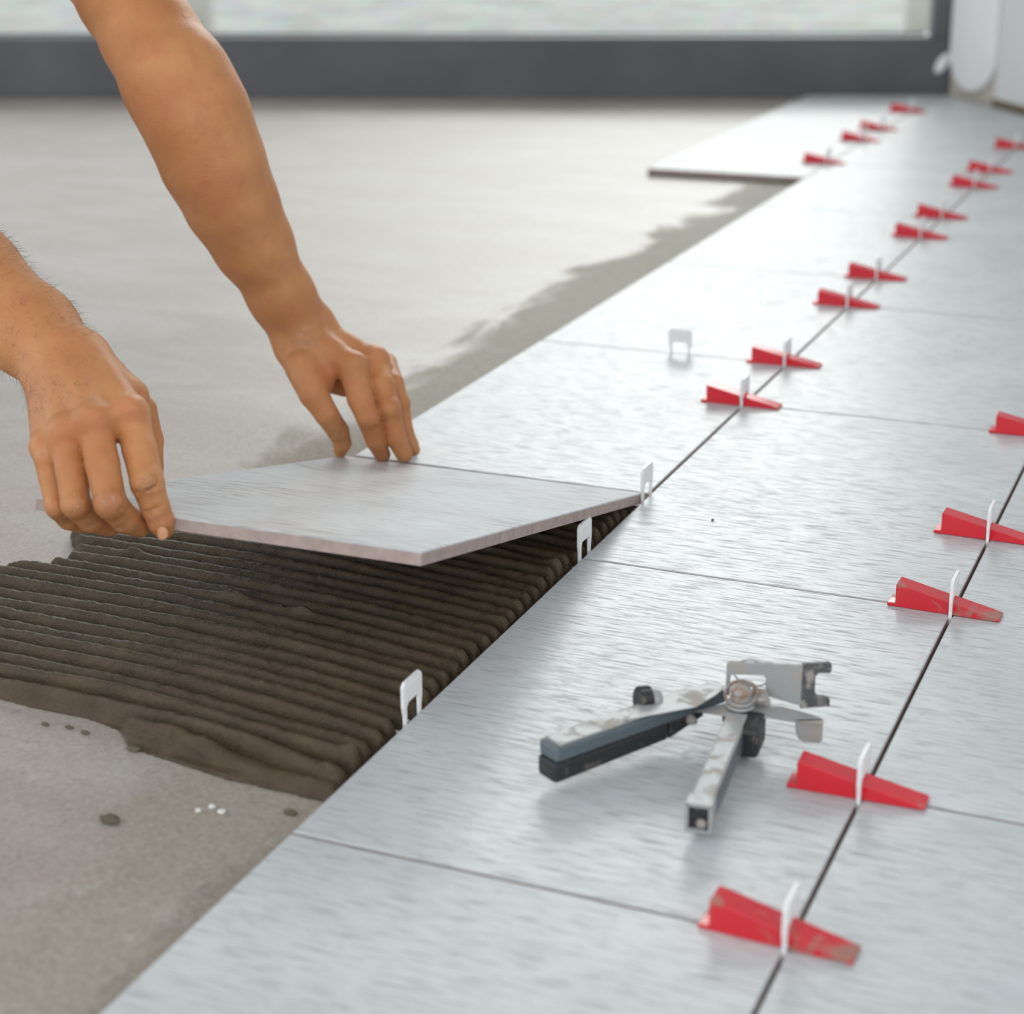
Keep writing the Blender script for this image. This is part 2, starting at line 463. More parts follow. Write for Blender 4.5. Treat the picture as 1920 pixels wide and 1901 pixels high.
# brown, unplastered strip at the foot of the right wall
MB().slab([tuple(CRN-RN*0.015), tuple(CRN+RT*17-RN*0.015), tuple(CRN+RT*17+RN*0.05), tuple(CRN+RN*0.05)], FLOOR_Z, 0.05).build('baseboard_right', MAT['brown'], kind='structure')

# window: frame, panes, sill
win = empty('window_1', (0, 0, 0), kind='structure')
def wslab(s0, s1, n0, n1, z0, z1): return MB().slab([wp(s0, n0), wp(s1, n0), wp(s1, n1), wp(s0, n1)], z0, z1)
RAIL = 0.44
wslab(WIN_L, 0.0, 0.0, 0.24, FLOOR_Z, RAIL).build('bottom_rail', MAT['frame'], win, bevel=0.012)
wslab(-0.17, 0.0, 0.0, 0.24, RAIL, WIN_TOP).build('stile', MAT['frame'], win, bevel=0.012)
for s0 in (-9.2, WIN_L):
    wslab(s0, s0+0.30, 0.0, 0.24, RAIL, WIN_TOP).build('stile', MAT['frame'], win, bevel=0.012)
wslab(WIN_L, 0.0, 0.0, 0.24, WIN_TOP-0.25, WIN_TOP).build('top_rail', MAT['frame'], win, bevel=0.012)
for s0, s1 in ((-8.9, -0.17), (WIN_L+0.3, -9.2)):
    wslab(s0, s1, 0.10, 0.12, RAIL, WIN_TOP-0.25).build('pane', MAT['glass'], win)
wslab(-9.2, -0.20, 0.20, 0.24, RAIL, RAIL+0.02).build('glazing_bead', MAT['frame'], win)
# white dab of filler on the frame corner
dab_c = np.array([*wp(-0.075, -0.004), 0.235])
vv, ff = [], []
for i in range(8):
    for j in range(14):
        th = math.pi*i/7; ph = 2*math.pi*j/14
        a, b_ = 0.05*math.sin(th)*math.cos(ph), 0.085*math.sin(th)*math.sin(ph)
        a2 = a+0.45*b_
        vv.append(dab_c+np.array([WT[0]*a2, WT[1]*a2, b_])+np.array([*(-WN*0.012*math.cos(th)), 0]))
for i in range(7):
    for j in range(14):
        ff.append([i*14+j, i*14+(j+1) % 14, (i+1)*14+(j+1) % 14, (i+1)*14+j])
obj('filler_dab', mesh('filler_dab', vv, ff, MAT['white_plaster'], True), win)

# window reveal: white render that stops in a round tongue above the raw beige base
base = MB().slab([wp(0.0, -0.02), tuple(CRN+np.array([0.02, 0.0])), wp(s_c, 0.3), wp(0.0, 0.3)], FLOOR_Z, WIN_TOP)
rv = base.build('trim_1', MAT['raw'], kind='structure')
tag(rv, 'raw beige window reveal right of the dark frame')
A2, B2 = np.array(wp(0.0, -0.02)), CRN+np.array([0.02, 0.0])
L2 = np.linalg.norm(B2-A2); t2 = (B2-A2)/L2; n2 = np.array([t2[1], -t2[0]])
if n2 @ WN > 0: n2 = -n2
prof = []
for i in range(17):
    a = math.pi+math.pi*i/16
    prof.append((L2*(0.5+0.47*math.cos(a)), 0.33+0.27*math.sin(a)))
prof = [(L2*0.03, WIN_TOP)]+prof+[(L2*0.97, WIN_TOP)]
pb = [(*(A2+t2*x), z) for x, z in prof]; pf = [(*(A2+t2*x+n2*0.05), z) for x, z in prof]
MB().prism(pb, pf).build('render_coat', MAT['white_plaster'], rv, bevel=0.02)

# outside: paved strip, pale kerb, gravel, posts
tr = MB().slab([wp(WIN_L-14, 0.24), wp(14, 0.24), wp(14, 4.6), wp(WIN_L-14, 4.6)], -0.4, -0.12).build('floor_terrace', MAT['sill'], kind='structure')
tag(tr, 'paved strip outside the window')
kb = MB().slab([wp(WIN_L-14, 4.6), wp(14, 4.6), wp(14, 6.2), wp(WIN_L-14, 6.2)], -0.4, -0.06).build('kerb', MAT['chip'], bevel=0.02)
tag(kb, 'pale kerb running along the gravel outside the window', 'kerb')
gv = MB().slab([wp(WIN_L-60, 6.2), wp(60, 6.2), wp(60, 140), wp(WIN_L-60, 140)], -0.5, -0.16).build('ground_gravel', MAT['gravel'], kind='structure')
tag(gv, 'grey gravel ground outside the window')
for px0, px1, lab in ((345, 392, 'pale post outside the window behind the raised arm'), (1702, 1748, 'pale post outside beside the right edge of the window')):
    c0 = at(px0, 60, 21.5)[:2]; c1 = at(px1, 60, 21.5)[:2]; e = WN*0.35
    o = MB().slab([tuple(c0), tuple(c1), tuple(c1+e), tuple(c0+e)], -0.16, 9.0)
    o = o.build('post', MAT['sill'], bevel=0.02); tag(o, lab, 'post')

# ------------------------------------------------------------------ laid tiles
GAP = 0.0090
full_poly = [(-0.5+GAP/2, -D/2+GAP/2), (0.5-GAP/2, -D/2+GAP/2), (0.5-GAP/2, D/2-GAP/2), (-0.5+GAP/2, D/2-GAP/2)]
full_me = tile_mesh(full_poly)
bed = []
LIMITS = [(P0-WN*0.16, WN), (CRN-RN*0.05, RN)]
def lay(col, y0):
    poly = [(col-1+GAP/2, y0+GAP/2), (col-GAP/2, y0+GAP/2), (col-GAP/2, y0+D-GAP/2), (col-1+GAP/2, y0+D-GAP/2)]
    c = np.array([col-0.5, y0+D/2])
    cut = poly
    for p_, n_ in LIMITS: cut = clip_poly(cut, p_, n_) if len(cut) > 2 else []
    if len(cut) < 3: return
    area = 0.5*abs(sum(cut[i-1][0]*cut[i][1]-cut[i][0]*cut[i-1][1] for i in range(len(cut))))
    if area < 0.05: return
    me = full_me if len(cut) == 4 and abs(area-(1-GAP)*(D-GAP)) < 1e-6 else tile_mesh([(x-c[0], y-c[1]) for x, y in cut])
    o = obj('tile', me, fl, (c[0], c[1], float(RNG.uniform(-0.0006, 0.0006))))
    bed.append(inset(cut, 0.0) if len(cut) == 4 else cut)
for col, start, off in ((1, -2, 0.0), (2, -2, OFF), (3, -1, 0.0), (4, 0, OFF), (0, 1, OFF), (-1, 5, 0.0)):
    for n in range(start, 9):
        lay(col, D*n+off)
# adhesive under the laid rows, seen only down in the open joints
mb = MB()
for poly in bed:
    x0, x1 = min(p[0] for p in poly), max(p[0] for p in poly)
    q = [(x+(0.010 if abs(x-x1) < 1e-4 else 0), y) for x, y in poly]
    mb.slab([(x, y) for x, y in clip_poly(q, np.array([99., 0]), np.array([1., 0]))], FLOOR_Z-0.001, -TH+0.0005)
jb = mb.build('joint_adhesive', MAT['joint'], fl)

# ------------------------------------------------------------------ held tile
# hinged on its back edge against the laid row, front edge lifted
BACK_Y = 2.138   # the free tile is nudged up to the laid row
LIFT = 0.235
held = obj('tile', tile_mesh([(-1+GAP, -D+GAP-0.030), (0, -D+GAP-0.030), (0, 0), (-1+GAP, 0)], glaze='tile_dusty'), loc=(-0.010, BACK_Y, 0.010))
held.rotation_euler = (-LIFT, 0.004, 0.021)
tag(held, 'grey tile tilted up in both hands above the ridged wet adhesive', 'tile')
# ------------------------------------------------------------------ adhesive bed with trowel ridges
def vnoise(x, y, seed=0):
    """smooth value noise on arrays"""
    xi, yi = np.floor(x).astype(int), np.floor(y).astype(int); fx, fy = x-xi, y-yi
    fx, fy = fx*fx*(3-2*fx), fy*fy*(3-2*fy)
    def h(a, b):
        n = (a*374761393+b*668265263+seed*1442695041) & 0xffffffff
        n = ((n ^ (n >> 13))*1274126177) & 0xffffffff
        return ((n ^ (n >> 16)) & 0xffff)/65535.0
    return (h(xi, yi)*(1-fx)+h(xi+1, yi)*fx)*(1-fy)+(h(xi, yi+1)*(1-fx)+h(xi+1, yi+1)*fx)*fy

def mortar():
    x0, x1, y0, y1 = -2.15, -0.004, 0.10, D+OFF-GAP
    xs = np.concatenate([np.linspace(x0, -0.13, 280, endpoint=False), np.linspace(-0.13, x1, 56)]); nx, ny = len(xs), 640
    ys = np.linspace(y0, y1, ny)
    X, Y = np.meshgrid(xs, ys, indexing='ij')
    sag = 0.125*np.clip(X+0.92, 0, None)**2
    wob = 0.010*(vnoise(X*3, Y*3, 3)-0.5)+0.0035*(vnoise(X*16, Y*16, 5)-0.5)
    s_ = Y+sag+wob
    PITCH_R = 0.0565
    ph = (s_/PITCH_R) % 1.0
    ridx = np.floor(s_/PITCH_R).astype(int)
    # rounded comb profile: broad bead, narrow groove
    prof = np.sqrt(np.clip(1-np.abs((ph-0.5)/0.37)**2.2, 0, 1))
    amp = 0.053*(0.82+0.30*vnoise(X*3.0, ridx*1.7, 8))
    lump = 0.0022*(vnoise(X*45, Y*45, 11)-0.5)+0.0022*(vnoise(X*110, Y*110, 12)-0.5)
    H = 0.005+amp*prof+lump*(0.4+prof)
    # outline of the spread adhesive (u), ragged
    rag = 0.045*(vnoise(Y*9, X*0+2.5, 21)-0.5)+0.07*(vnoise(ridx*2.3+0.5, X*0+0.5, 22)-0.5)
    left = np.interp(Y, [0.10, 0.30, 0.36, 0.90, 0.93, 1.0, 1.06, 1.12, 1.22, 1.31, 1.45, 1.75, 1.9, 2.2],
                        [-0.30, -0.70, -2.6, -2.6, -1.62, -1.36, -1.33, -1.31, -1.40, -1.46, -1.22, -1.0, -0.97, -0.97])+rag*np.clip((2.1-Y)*2, 0, 1)
    front = np.interp(X, [-2.2, -0.97, -0.80, -0.62, -0.55, -0.44, -0.28, -0.05, 0.0], [0.33, 0.345, 0.338, 0.318, 0.258, 0.232, 0.205, 0.198, 0.19])
    front = front+0.02*(vnoise(X*7, Y*0+0.3, 31)-0.5)
    e = np.minimum((X-left)/0.025, (Y-front)/0.020)
    thin = np.clip((Y-front)/0.11, 0, 1)          # smeared flat towards the front lip
    smear = 0.011+0.010*np.clip(1-np.abs((Y-front-0.035)/0.030), 0, 1)+0.008*np.clip(1-np.abs((Y-front-0.095)/0.03), 0, 1)
    smear = smear+0.006*(vnoise(X*4, Y*40, 41)-0.5)
    xf = np.clip((X+0.60)/0.35, 0, 1)
    k = np.clip(thin*1.0+(1-xf)*np.clip(thin*2.5, 0, 1), 0, 1)
    H = H*k+smear*(1-k)*np.clip(0.35+0.65*xf, 0, 1)
    # a few clots and drag marks
    for cx, cy, r, hgt in ((-0.72, 0.985, 0.045, 0.014), (-0.68, 0.955, 0.03, 0.012), (-0.50, 0.955, 0.030, 0.016), (-1.15, 1.16, 0.05, 0.010),
                           (-0.45, 0.275, 0.035, 0.014), (-0.36, 0.29, 0.04, 0.012), (-0.06, 0.26, 0.04, 0.018), (-0.02, 0.24, 0.02, 0.02), (-0.03, 0.33, 0.02, 0.018), (-0.05, 1.50, 0.03, 0.018), (-0.03, 1.53, 0.02, 0.02)):
        q = np.exp(-(((X-cx)/r)**2+((Y-cy)/(r*0.6))**2))
        H = H+hgt*q*(0.6+0.8*vnoise(X*60, Y*60, 51))
    # ridges end in blobs against the laid row, with adhesive pushed up the tile edge
    endn = vnoise(ridx*3.1, X*0+0.5, 61)
    tail = np.clip((-X-0.020*endn-0.004)/0.026, 0, 1)
    tail = np.sqrt(np.clip(1-(1-tail)**2, 0, 1))
    H = H*(0.18+0.82*tail)+0.010*np.exp(-(X/0.010)**2)*vnoise(Y*14, X*0+0.5, 71)
    H = H*np.clip(e, 0, 1)**0.5
    under = 0.004+(BACK_Y-0.02-Y)*math.tan(LIFT)-TH/math.cos(LIFT)-0.001-FLOOR_Z
    H = np.where(X > -1.0, np.minimum(H, np.maximum(under, 0.012)), H)
    inside = e > 0.02
    Z = FLOOR_Z+H
    idx = -np.ones((nx, ny), int)
    quad = inside[:-1, :-1] & inside[1:, :-1] & inside[:-1, 1:] & inside[1:, 1:]
    use = np.zeros((nx, ny), bool)
    for a in (slice(None, -1), slice(1, None)):
        for b_ in (slice(None, -1), slice(1, None)): use[a, b_] |= quad
    idx[use] = np.arange(use.sum())
    V = np.stack([X[use], Y[use], Z[use]], 1)
    i, j = np.nonzero(quad)
    Fq = np.stack([idx[i, j], idx[i+1, j], idx[i+1, j+1], idx[i, j+1]], 1)
    me = bpy.data.meshes.new('adhesive_bed')
    me.from_pydata((V*S).tolist(), [], Fq.tolist()); me.materials.append(MAT['mortar'])
    me.polygons.foreach_set('use_smooth', np.ones(len(me.polygons), bool)); me.update()
    o = obj('adhesive_bed', me)
    tag(o, 'wet dark grey tile adhesive combed into parallel ridges on the screed', 'adhesive')
    return o
mortar()

# crumbs and chips on the screed in front of the adhesive
def pebble(name, px, py, r, mat, label, cat, group=None, flat=0.55, z=FLOOR_Z, ax=(1, 1)):
    c = on_z(px, py, z); rng = np.random.default_rng(int(px*7+py))
    bm = bmesh.new(); bmesh.ops.create_icosphere(bm, subdivisions=2, radius=1.0)
    V = []
    for v in bm.verts:
        k = 1+0.35*(rng.random()-0.5); V.append((v.co.x*r*k*ax[0], v.co.y*r*k*ax[1], (v.co.z*flat+flat*0.7)*r*k))
    Fc = [[q.index for q in f.verts] for f in bm.faces]; bm.free()
    V = np.array(V); V[:, 2] -= V[:, 2].min()+0.0005
    o = obj(name, mesh(name, V, Fc, mat, True), loc=(c[0], c[1], z)); tag(o, label, cat, group); return o
CR = 'adhesive crumbs on the screed'
for px, py, r, lab in ((205, 1543, 0.016, 'dark crumb of adhesive alone on the bare screed at lower left'),
                       (250, 1408, 0.012, 'dark crumb at the left tip of the front adhesive smear'),
                       (160, 1376, 0.008, 'small dark crumb left of the front adhesive smear, second from its tip'),
                       (130, 1366, 0.007, 'small dark crumb left of the front adhesive smear, third from its tip'),
                       (85, 1360, 0.007, 'tiny dark crumb farthest left in front of the adhesive'),
                       (545, 1527, 0.010, 'dark crumb between the adhesive corner and the tile edge'),
                       (285, 1388, 0.013, 'dark crumb just behind the tip of the front adhesive smear')):
    pebble('adhesive_crumb', px, py, r, MAT['crumb'], lab, 'crumb', CR, ax=(1.5, 0.8))
for px, py, r, lab in ((372, 1522, 0.007, 'white chip on the screed, leftmost of three'), (398, 1515, 0.008, 'white chip on the screed, middle of three'), (416, 1525, 0.0085, 'white chip on the screed, rightmost of three')):
    pebble('white_chip', px, py, r, MAT['chip'], lab, 'chip', 'white chips on the screed')
pebble('adhesive_crumb', 1336, 976, 0.006, MAT['crumb'], 'tiny dark speck lying alone on a laid grey tile', 'crumb', CR, z=0.0, ax=(0.6, 1.2))

# ------------------------------------------------------------------ levelling clips and wedges
def clip_mesh():
    hw, top = 0.046, 0.098
    out = [(-hw+0.006, -0.034), (-hw+0.006, 0.015), (-hw, 0.040), (-hw, top-0.010), (-hw+0.010, top), (hw-0.010, top), (hw, top-0.010), (hw, 0.040), (hw-0.006, 0.015), (hw-0.006, -0.034),
           (0.0315, -0.034), (0.0315, 0.036), (0.024, 0.046), (-0.024, 0.046), (-0.0315, 0.036), (-0.0315, -0.034)]
    t = 0.0038
    a = [(-t, y, z) for y, z in out]; b_ = [(t, y, z) for y, z in out]
    m_ = MB().prism(a, b_)
    m_.box(-0.0052, 0.0052, -hw+0.009, hw-0.009, 0.056, top-0.013)        # raised pad
    m_.box(-0.045, 0.045, -hw+0.004, hw-0.004, -0.0375, -0.0325)          # foot plate under the tiles
    return m_.mesh('levelling_clip', MAT['clip'])
CLIP = clip_mesh()

def wedge_mesh(mat):
    hw = 0.0285
    side = [(-0.150, 0.0), (-0.150, 0.009), (-0.130, 0.010), (-0.130, 0.062), (0.128, 0.007), (0.131, 0.003), (0.128, 0.0)]
    m_ = MB().prism([(x, -hw, z) for x, z in side], [(x, hw, z) for x, z in side])
    return m_.mesh('levelling_wedge', mat)
WEDGE, WEDGE_M = wedge_mesh(MAT['wedge']), wedge_mesh(MAT['wedge_muddy'])

def clip(x, y, label, rz=0.0, group='white levelling clips'):
    o = obj('levelling_clip', CLIP, loc=(x, y, 0)); o.rotation_euler = (0, 0, rz)
    return tag(o, label, 'clip', group)
def wedge(x, y, label, dx=0.0, rz=0.0, muddy=False):
    o = obj('levelling_wedge', WEDGE_M if muddy else WEDGE, loc=(x+dx, y, 0.0009)); o.rotation_euler = (0, 0, rz)
    b = o.modifiers.new('bevel', 'BEVEL'); b.width = 0.0018*S; b.segments = 1
    return tag(o, label, 'wedge', 'red levelling wedges')

WZ = [  # row line x, joint y, wedge label, clip label, shift, turn, muddy
 (1, 0.0, 'mud-smeared red wedge nearest the camera, at the bottom of the picture', 'white clip straddling the red wedge nearest the camera', -0.01, 0.0, True),
 (1, OFF, 'clean red wedge just right of the pliers handle', 'white clip straddling the red wedge beside the pliers', 0.00, 0.0, False),
 (1, D, 'red wedge with a brown muddy tip, above the pliers on the right', 'white clip straddling the muddy-tipped red wedge at right', -0.01, 0.0, True),
 (1, D+OFF, 'red wedge at the right edge with its pointed tip just cut off', 'white clip on the red wedge whose tip leaves the right edge', 0.00, 0.0, False),
 (1, 2*D, 'red wedge at the right edge showing only its thick end', 'white clip on the red wedge that shows only its thick end', -0.01, 0.0, False),
 (0, 2*D, 'red wedge at the near end of the middle joint, above the bare tall clip', 'white clip straddling the nearest red wedge of the middle joint', 0.0, 0.0, False),
 (0, 2*D+OFF, 'second red wedge along the middle joint counting from the near end', 'white clip on the second red wedge along the middle joint', 0.0, 0.0, False),
 (0, 3*D, 'third red wedge along the middle joint counting from the near end', 'white clip on the third red wedge along the middle joint', 0.0, 0.0, False),
 (0, 3*D+OFF, 'fourth red wedge along the middle joint counting from the near end', 'white clip on the fourth red wedge along the middle joint', 0.0, 0.0, False),
 (0, 4*D, 'fifth red wedge along the middle joint counting from the near end', 'white clip on the fifth red wedge along the middle joint', 0.0, 0.0, False),
 (0, 4*D+OFF, 'sixth red wedge along the middle joint counting from the near end', 'white clip on the sixth red wedge along the middle joint', 0.0, 0.0, False),
 (0, 5*D, 'seventh red wedge along the middle joint counting from the near end', 'white clip on the seventh red wedge along the middle joint', 0.0, 0.0, False),
 (0, 5*D+OFF, 'eighth red wedge along the middle joint counting from the near end', 'white clip on the eighth red wedge along the middle joint', 0.0, 0.0, False),
 (0, 6*D, 'farthest red wedge of the middle joint, by the right edge near the wall', 'white clip on the farthest red wedge of the middle joint', 0.0, 0.0, True),
 (-1, 5*D+OFF, 'nearest of the four blurred red wedges on the far left joint', 'white clip on the nearest red wedge of the far left joint', -0.02, 0.0, False),
 (-1, 6*D, 'second of the four blurred red wedges on the far left joint', 'white clip on the second red wedge of the far left joint', -0.02, 0.0, False),
 (-1, 6*D+OFF, 'third of the four blurred red wedges on the far left joint', 'white clip on the third red wedge of the far left joint', -0.02, 0.0, False),
 (-1, 7*D, 'blurred red wedge lying closest to the dark window frame', 'white clip on the red wedge closest to the window frame', -0.02, 0.0, False),
]
for i, (x, y, lw_, lc_, dx, rz, mud) in enumerate(WZ):
    y = y+(0.05 if i not in () else 0)*0
    wedge(x, y, lw_, dx, float(RNG.uniform(-0.04, 0.04)), mud)
    clip(x, y, lc_)
c1 = on_z(783, 1345, 0.0); c2 = on_z(1098, 1040, 0.0); c3 = on_z(1212, 930, 0.0)
clip(0, c1[1], 'bare white clip standing at the front of the ridged adhesive', group='bare white clips')
clip(0, c2[1], 'bare white clip standing under the lifted corner of the held tile', group='bare white clips')
clip(0, c3[1], 'bare white clip where the held tile meets the laid rows', group='bare white clips')
clip(-0.42, 2*D+OFF, 'bare pale clip standing in the cross joint behind the hands', rz=math.pi/2, group='bare white clips')

# ------------------------------------------------------------------ the tiler's arms and hands
class Field:
    """signed distance field on a regular grid (u), filled primitive by primitive"""
    def __init__(s, lo, hi, h):
        s.h = h; s.lo = np.asarray(lo, float); s.n = np.ceil((np.asarray(hi)-s.lo)/h).astype(int)+1
        s.ax = [(s.lo[i]+h*np.arange(s.n[i])).astype(np.float32) for i in range(3)]
        s.D = np.full(s.n, 1.0, np.float32)
    def blank(s):
        return np.full(s.n, 1.0, np.float32)
    def box(s, lo, hi):
        a = np.clip(np.floor((lo-s.lo)/s.h).astype(int), 0, s.n-1); b = np.clip(np.ceil((hi-s.lo)/s.h).astype(int)+1, 1, s.n)
        return tuple(slice(a[i], max(b[i], a[i]+1)) for i in range(3))
    def cone(s, D, a, b, ra, rb, k, flat=None, ff=1.0):
        """blend a round cone into D; flat = axis along which it is thinner by factor ff (<1)"""
        a, b = np.asarray(a, float), np.asarray(b, float); m = max(ra, rb)+k+3*s.h
        sl = s.box(np.minimum(a, b)-m, np.maximum(a, b)+m)
        X = s.ax[0][sl[0]][:, None, None]-np.float32(a[0]); Y = s.ax[1][sl[1]][None, :, None]-np.float32(a[1]); Z = s.ax[2][sl[2]][None, None, :]-np.float32(a[2])
        d = b-a; L2 = float(d @ d)+1e-12
        t = np.clip((X*d[0]+Y*d[1]+Z*d[2])/L2, 0, 1).astype(np.float32)
        px, py, pz = X-t*np.float32(d[0]), Y-t*np.float32(d[1]), Z-t*np.float32(d[2])
        q = px*px+py*py+pz*pz
        if flat is not None:
            n = np.asarray(flat, float); n = n/np.linalg.norm(n)
            c = px*n[0]+py*n[1]+pz*n[2]
            q = q+c*c*np.float32(1/ff**2-1)
        e = np.sqrt(q)-(ra+(rb-ra)*t)
        if flat is not None: e = e*np.float32(0.5*(1+ff))
        s.smin(D, sl, e, k)
    def smin(s, D, sl, e, k):
        o = D[sl]
        if k <= 0: D[sl] = np.minimum(o, e); return
        hh = np.clip(0.5+0.5*(o-e)/k, 0, 1)
        D[sl] = o+(e-o)*hh-k*hh*(1-hh)
    def carve(s, D, a, b, r, k):
        a, b = np.asarray(a, float), np.asarray(b, float); m = r+k+3*s.h
        sl = s.box(np.minimum(a, b)-m, np.maximum(a, b)+m)
        X = s.ax[0][sl[0]][:, None, None]-np.float32(a[0]); Y = s.ax[1][sl[1]][None, :, None]-np.float32(a[1]); Z = s.ax[2][sl[2]][None, None, :]-np.float32(a[2])
        d = b-a; t = np.clip((X*d[0]+Y*d[1]+Z*d[2])/(float(d @ d)+1e-12), 0, 1)
        e = -(np.sqrt((X-t*d[0])**2+(Y-t*d[1])**2+(Z-t*d[2])**2)-r)
        o = D[sl]; hh = np.clip(0.5-0.5*(o-e)/k, 0, 1)
        D[sl] = o+(e-o)*hh+k*hh*(1-hh)
    def surface(s, D):
        """surface nets -> verts, quads"""
        I = D < 0; n = s.n
        acc = np.zeros((*(n-1), 3), np.float32); cnt = np.zeros(n-1, np.float32)
        quads = []
        mixed = np.zeros(n-1, bool)
        full = [slice(0, n[i]-1) for i in range(3)]
        for ax in range(3):
            s0 = [slice(None)]*3; s1 = [slice(None)]*3; s0[ax] = slice(0, -1); s1[ax] = slice(1, None)
            cr = I[tuple(s0)] != I[tuple(s1)]
            ix = np.nonzero(cr)
            d0 = D[tuple(s0)][ix]; d1 = D[tuple(s1)][ix]; t = d0/(d0-d1)
            pos = np.stack(ix, 1).astype(np.float32); pos[:, ax] += t
            u_, v_ = [(1, 2), (2, 0), (0, 1)][ax]
            cells = []
            ok = np.ones(len(pos), bool)
            base_ = np.stack(ix, 1)
            for du, dv in ((0, 0), (-1, 0), (-1, -1), (0, -1)):
                c = base_.copy(); c[:, u_] += du; c[:, v_] += dv
                ok &= (c >= 0).all(1) & (c < (n-1)).all(1); cells.append(c)
            cells = [c[ok] for c in cells]; pos = pos[ok]; inside = I[tuple(s0)][ix][ok]
            for c in cells:
                np.add.at(acc, (c[:, 0], c[:, 1], c[:, 2]), pos); np.add.at(cnt, (c[:, 0], c[:, 1], c[:, 2]), 1)
            quads.append((cells, inside))
        used = cnt > 0; idx = -np.ones(n-1, int); idx[used] = np.arange(used.sum())
        V = acc[used]/cnt[used][:, None]*s.h+s.lo
        Q = []
        for cells, inside in quads:
            q = np.stack([idx[c[:, 0], c[:, 1], c[:, 2]] for c in cells], 1)
            q[~inside] = q[~inside][:, ::-1]
            Q.append(q)
        return V, np.concatenate(Q)

def relax(V, Q, it=3, lam=0.5):
    a = np.concatenate([Q[:, 0], Q[:, 1], Q[:, 2], Q[:, 3]]); b = np.concatenate([Q[:, 1], Q[:, 2], Q[:, 3], Q[:, 0]])
    for _ in range(it):
        for l in (lam, -lam*1.02):
            s_ = np.zeros_like(V); c = np.zeros(len(V))
            for i in range(3): s_[:, i] = np.bincount(a, V[b, i], len(V))+np.bincount(b, V[a, i], len(V))
            c = np.bincount(a, minlength=len(V))+np.bincount(b, minlength=len(V))
            V = V+l*(s_/c[:, None]-V)
    return V

def pr(px, depth): return px*depth/F          # a radius seen as px pixels at that depth -> u

def limb(h, palm, fingers, arm, carve=(), knuckles=(), joints={}, margin=0.03, blend=0.022):
    """palm/arm: list of (a, b, ra, rb, k, flat, ff); fingers: list of joint lists [(point, r), ...]"""
    P = [np.asarray(q) for pr_ in list(palm)+list(arm) for q in pr_[:2]]+[np.asarray(j[0]) for f in fingers for j in f]
    R_ = max([max(q[2], q[3]) for q in list(palm)+list(arm)])
    lo, hi = np.min(P, 0)-R_-margin, np.max(P, 0)+R_+margin
    G = Field(lo, hi, h)
    B = G.blank()
    for q in list(palm)+list(arm): G.cone(B, *q)
    out = B.copy()
    for c, r, k in knuckles: G.cone(B, c, np.asarray(c)+1e-4, r, r, k)
    out = B.copy()
    for fi, f in enumerate(fingers):
        T = G.blank()
        for (a, ra), (b, rb) in zip(f[:-1], f[1:]):
            G.cone(T, a, b, ra, rb, 0.006)
        for c, r, k in joints.get(fi, ()): G.cone(T, c, np.asarray(c)+1e-4, r, r, k)
        m = T < 0.9
        ii = np.nonzero(m)
        if len(ii[0]) == 0: continue
        sl = tuple(slice(i.min(), i.max()+1) for i in ii)
        o, e = B[sl], T[sl]; k = blend
        hh = np.clip(0.5+0.5*(o-e)/k, 0, 1); U_ = o+(e-o)*hh-k*hh*(1-hh)
        k2 = 0.0012; o2 = out[sl]; hh = np.clip(0.5+0.5*(o2-U_)/k2, 0, 1)
        out[sl] = o2+(U_-o2)*hh-k2*hh*(1-hh)
    
    for a, b, r, k in carve: G.carve(out, a, b, r, k)
    V, Q = G.surface(out)
    return relax(V, Q, 3), Q

SHOULDER_R = np.array([-2.88, 1.68, 1.72]); SHOULDER_L = np.array([-2.40, 2.60, 1.87])

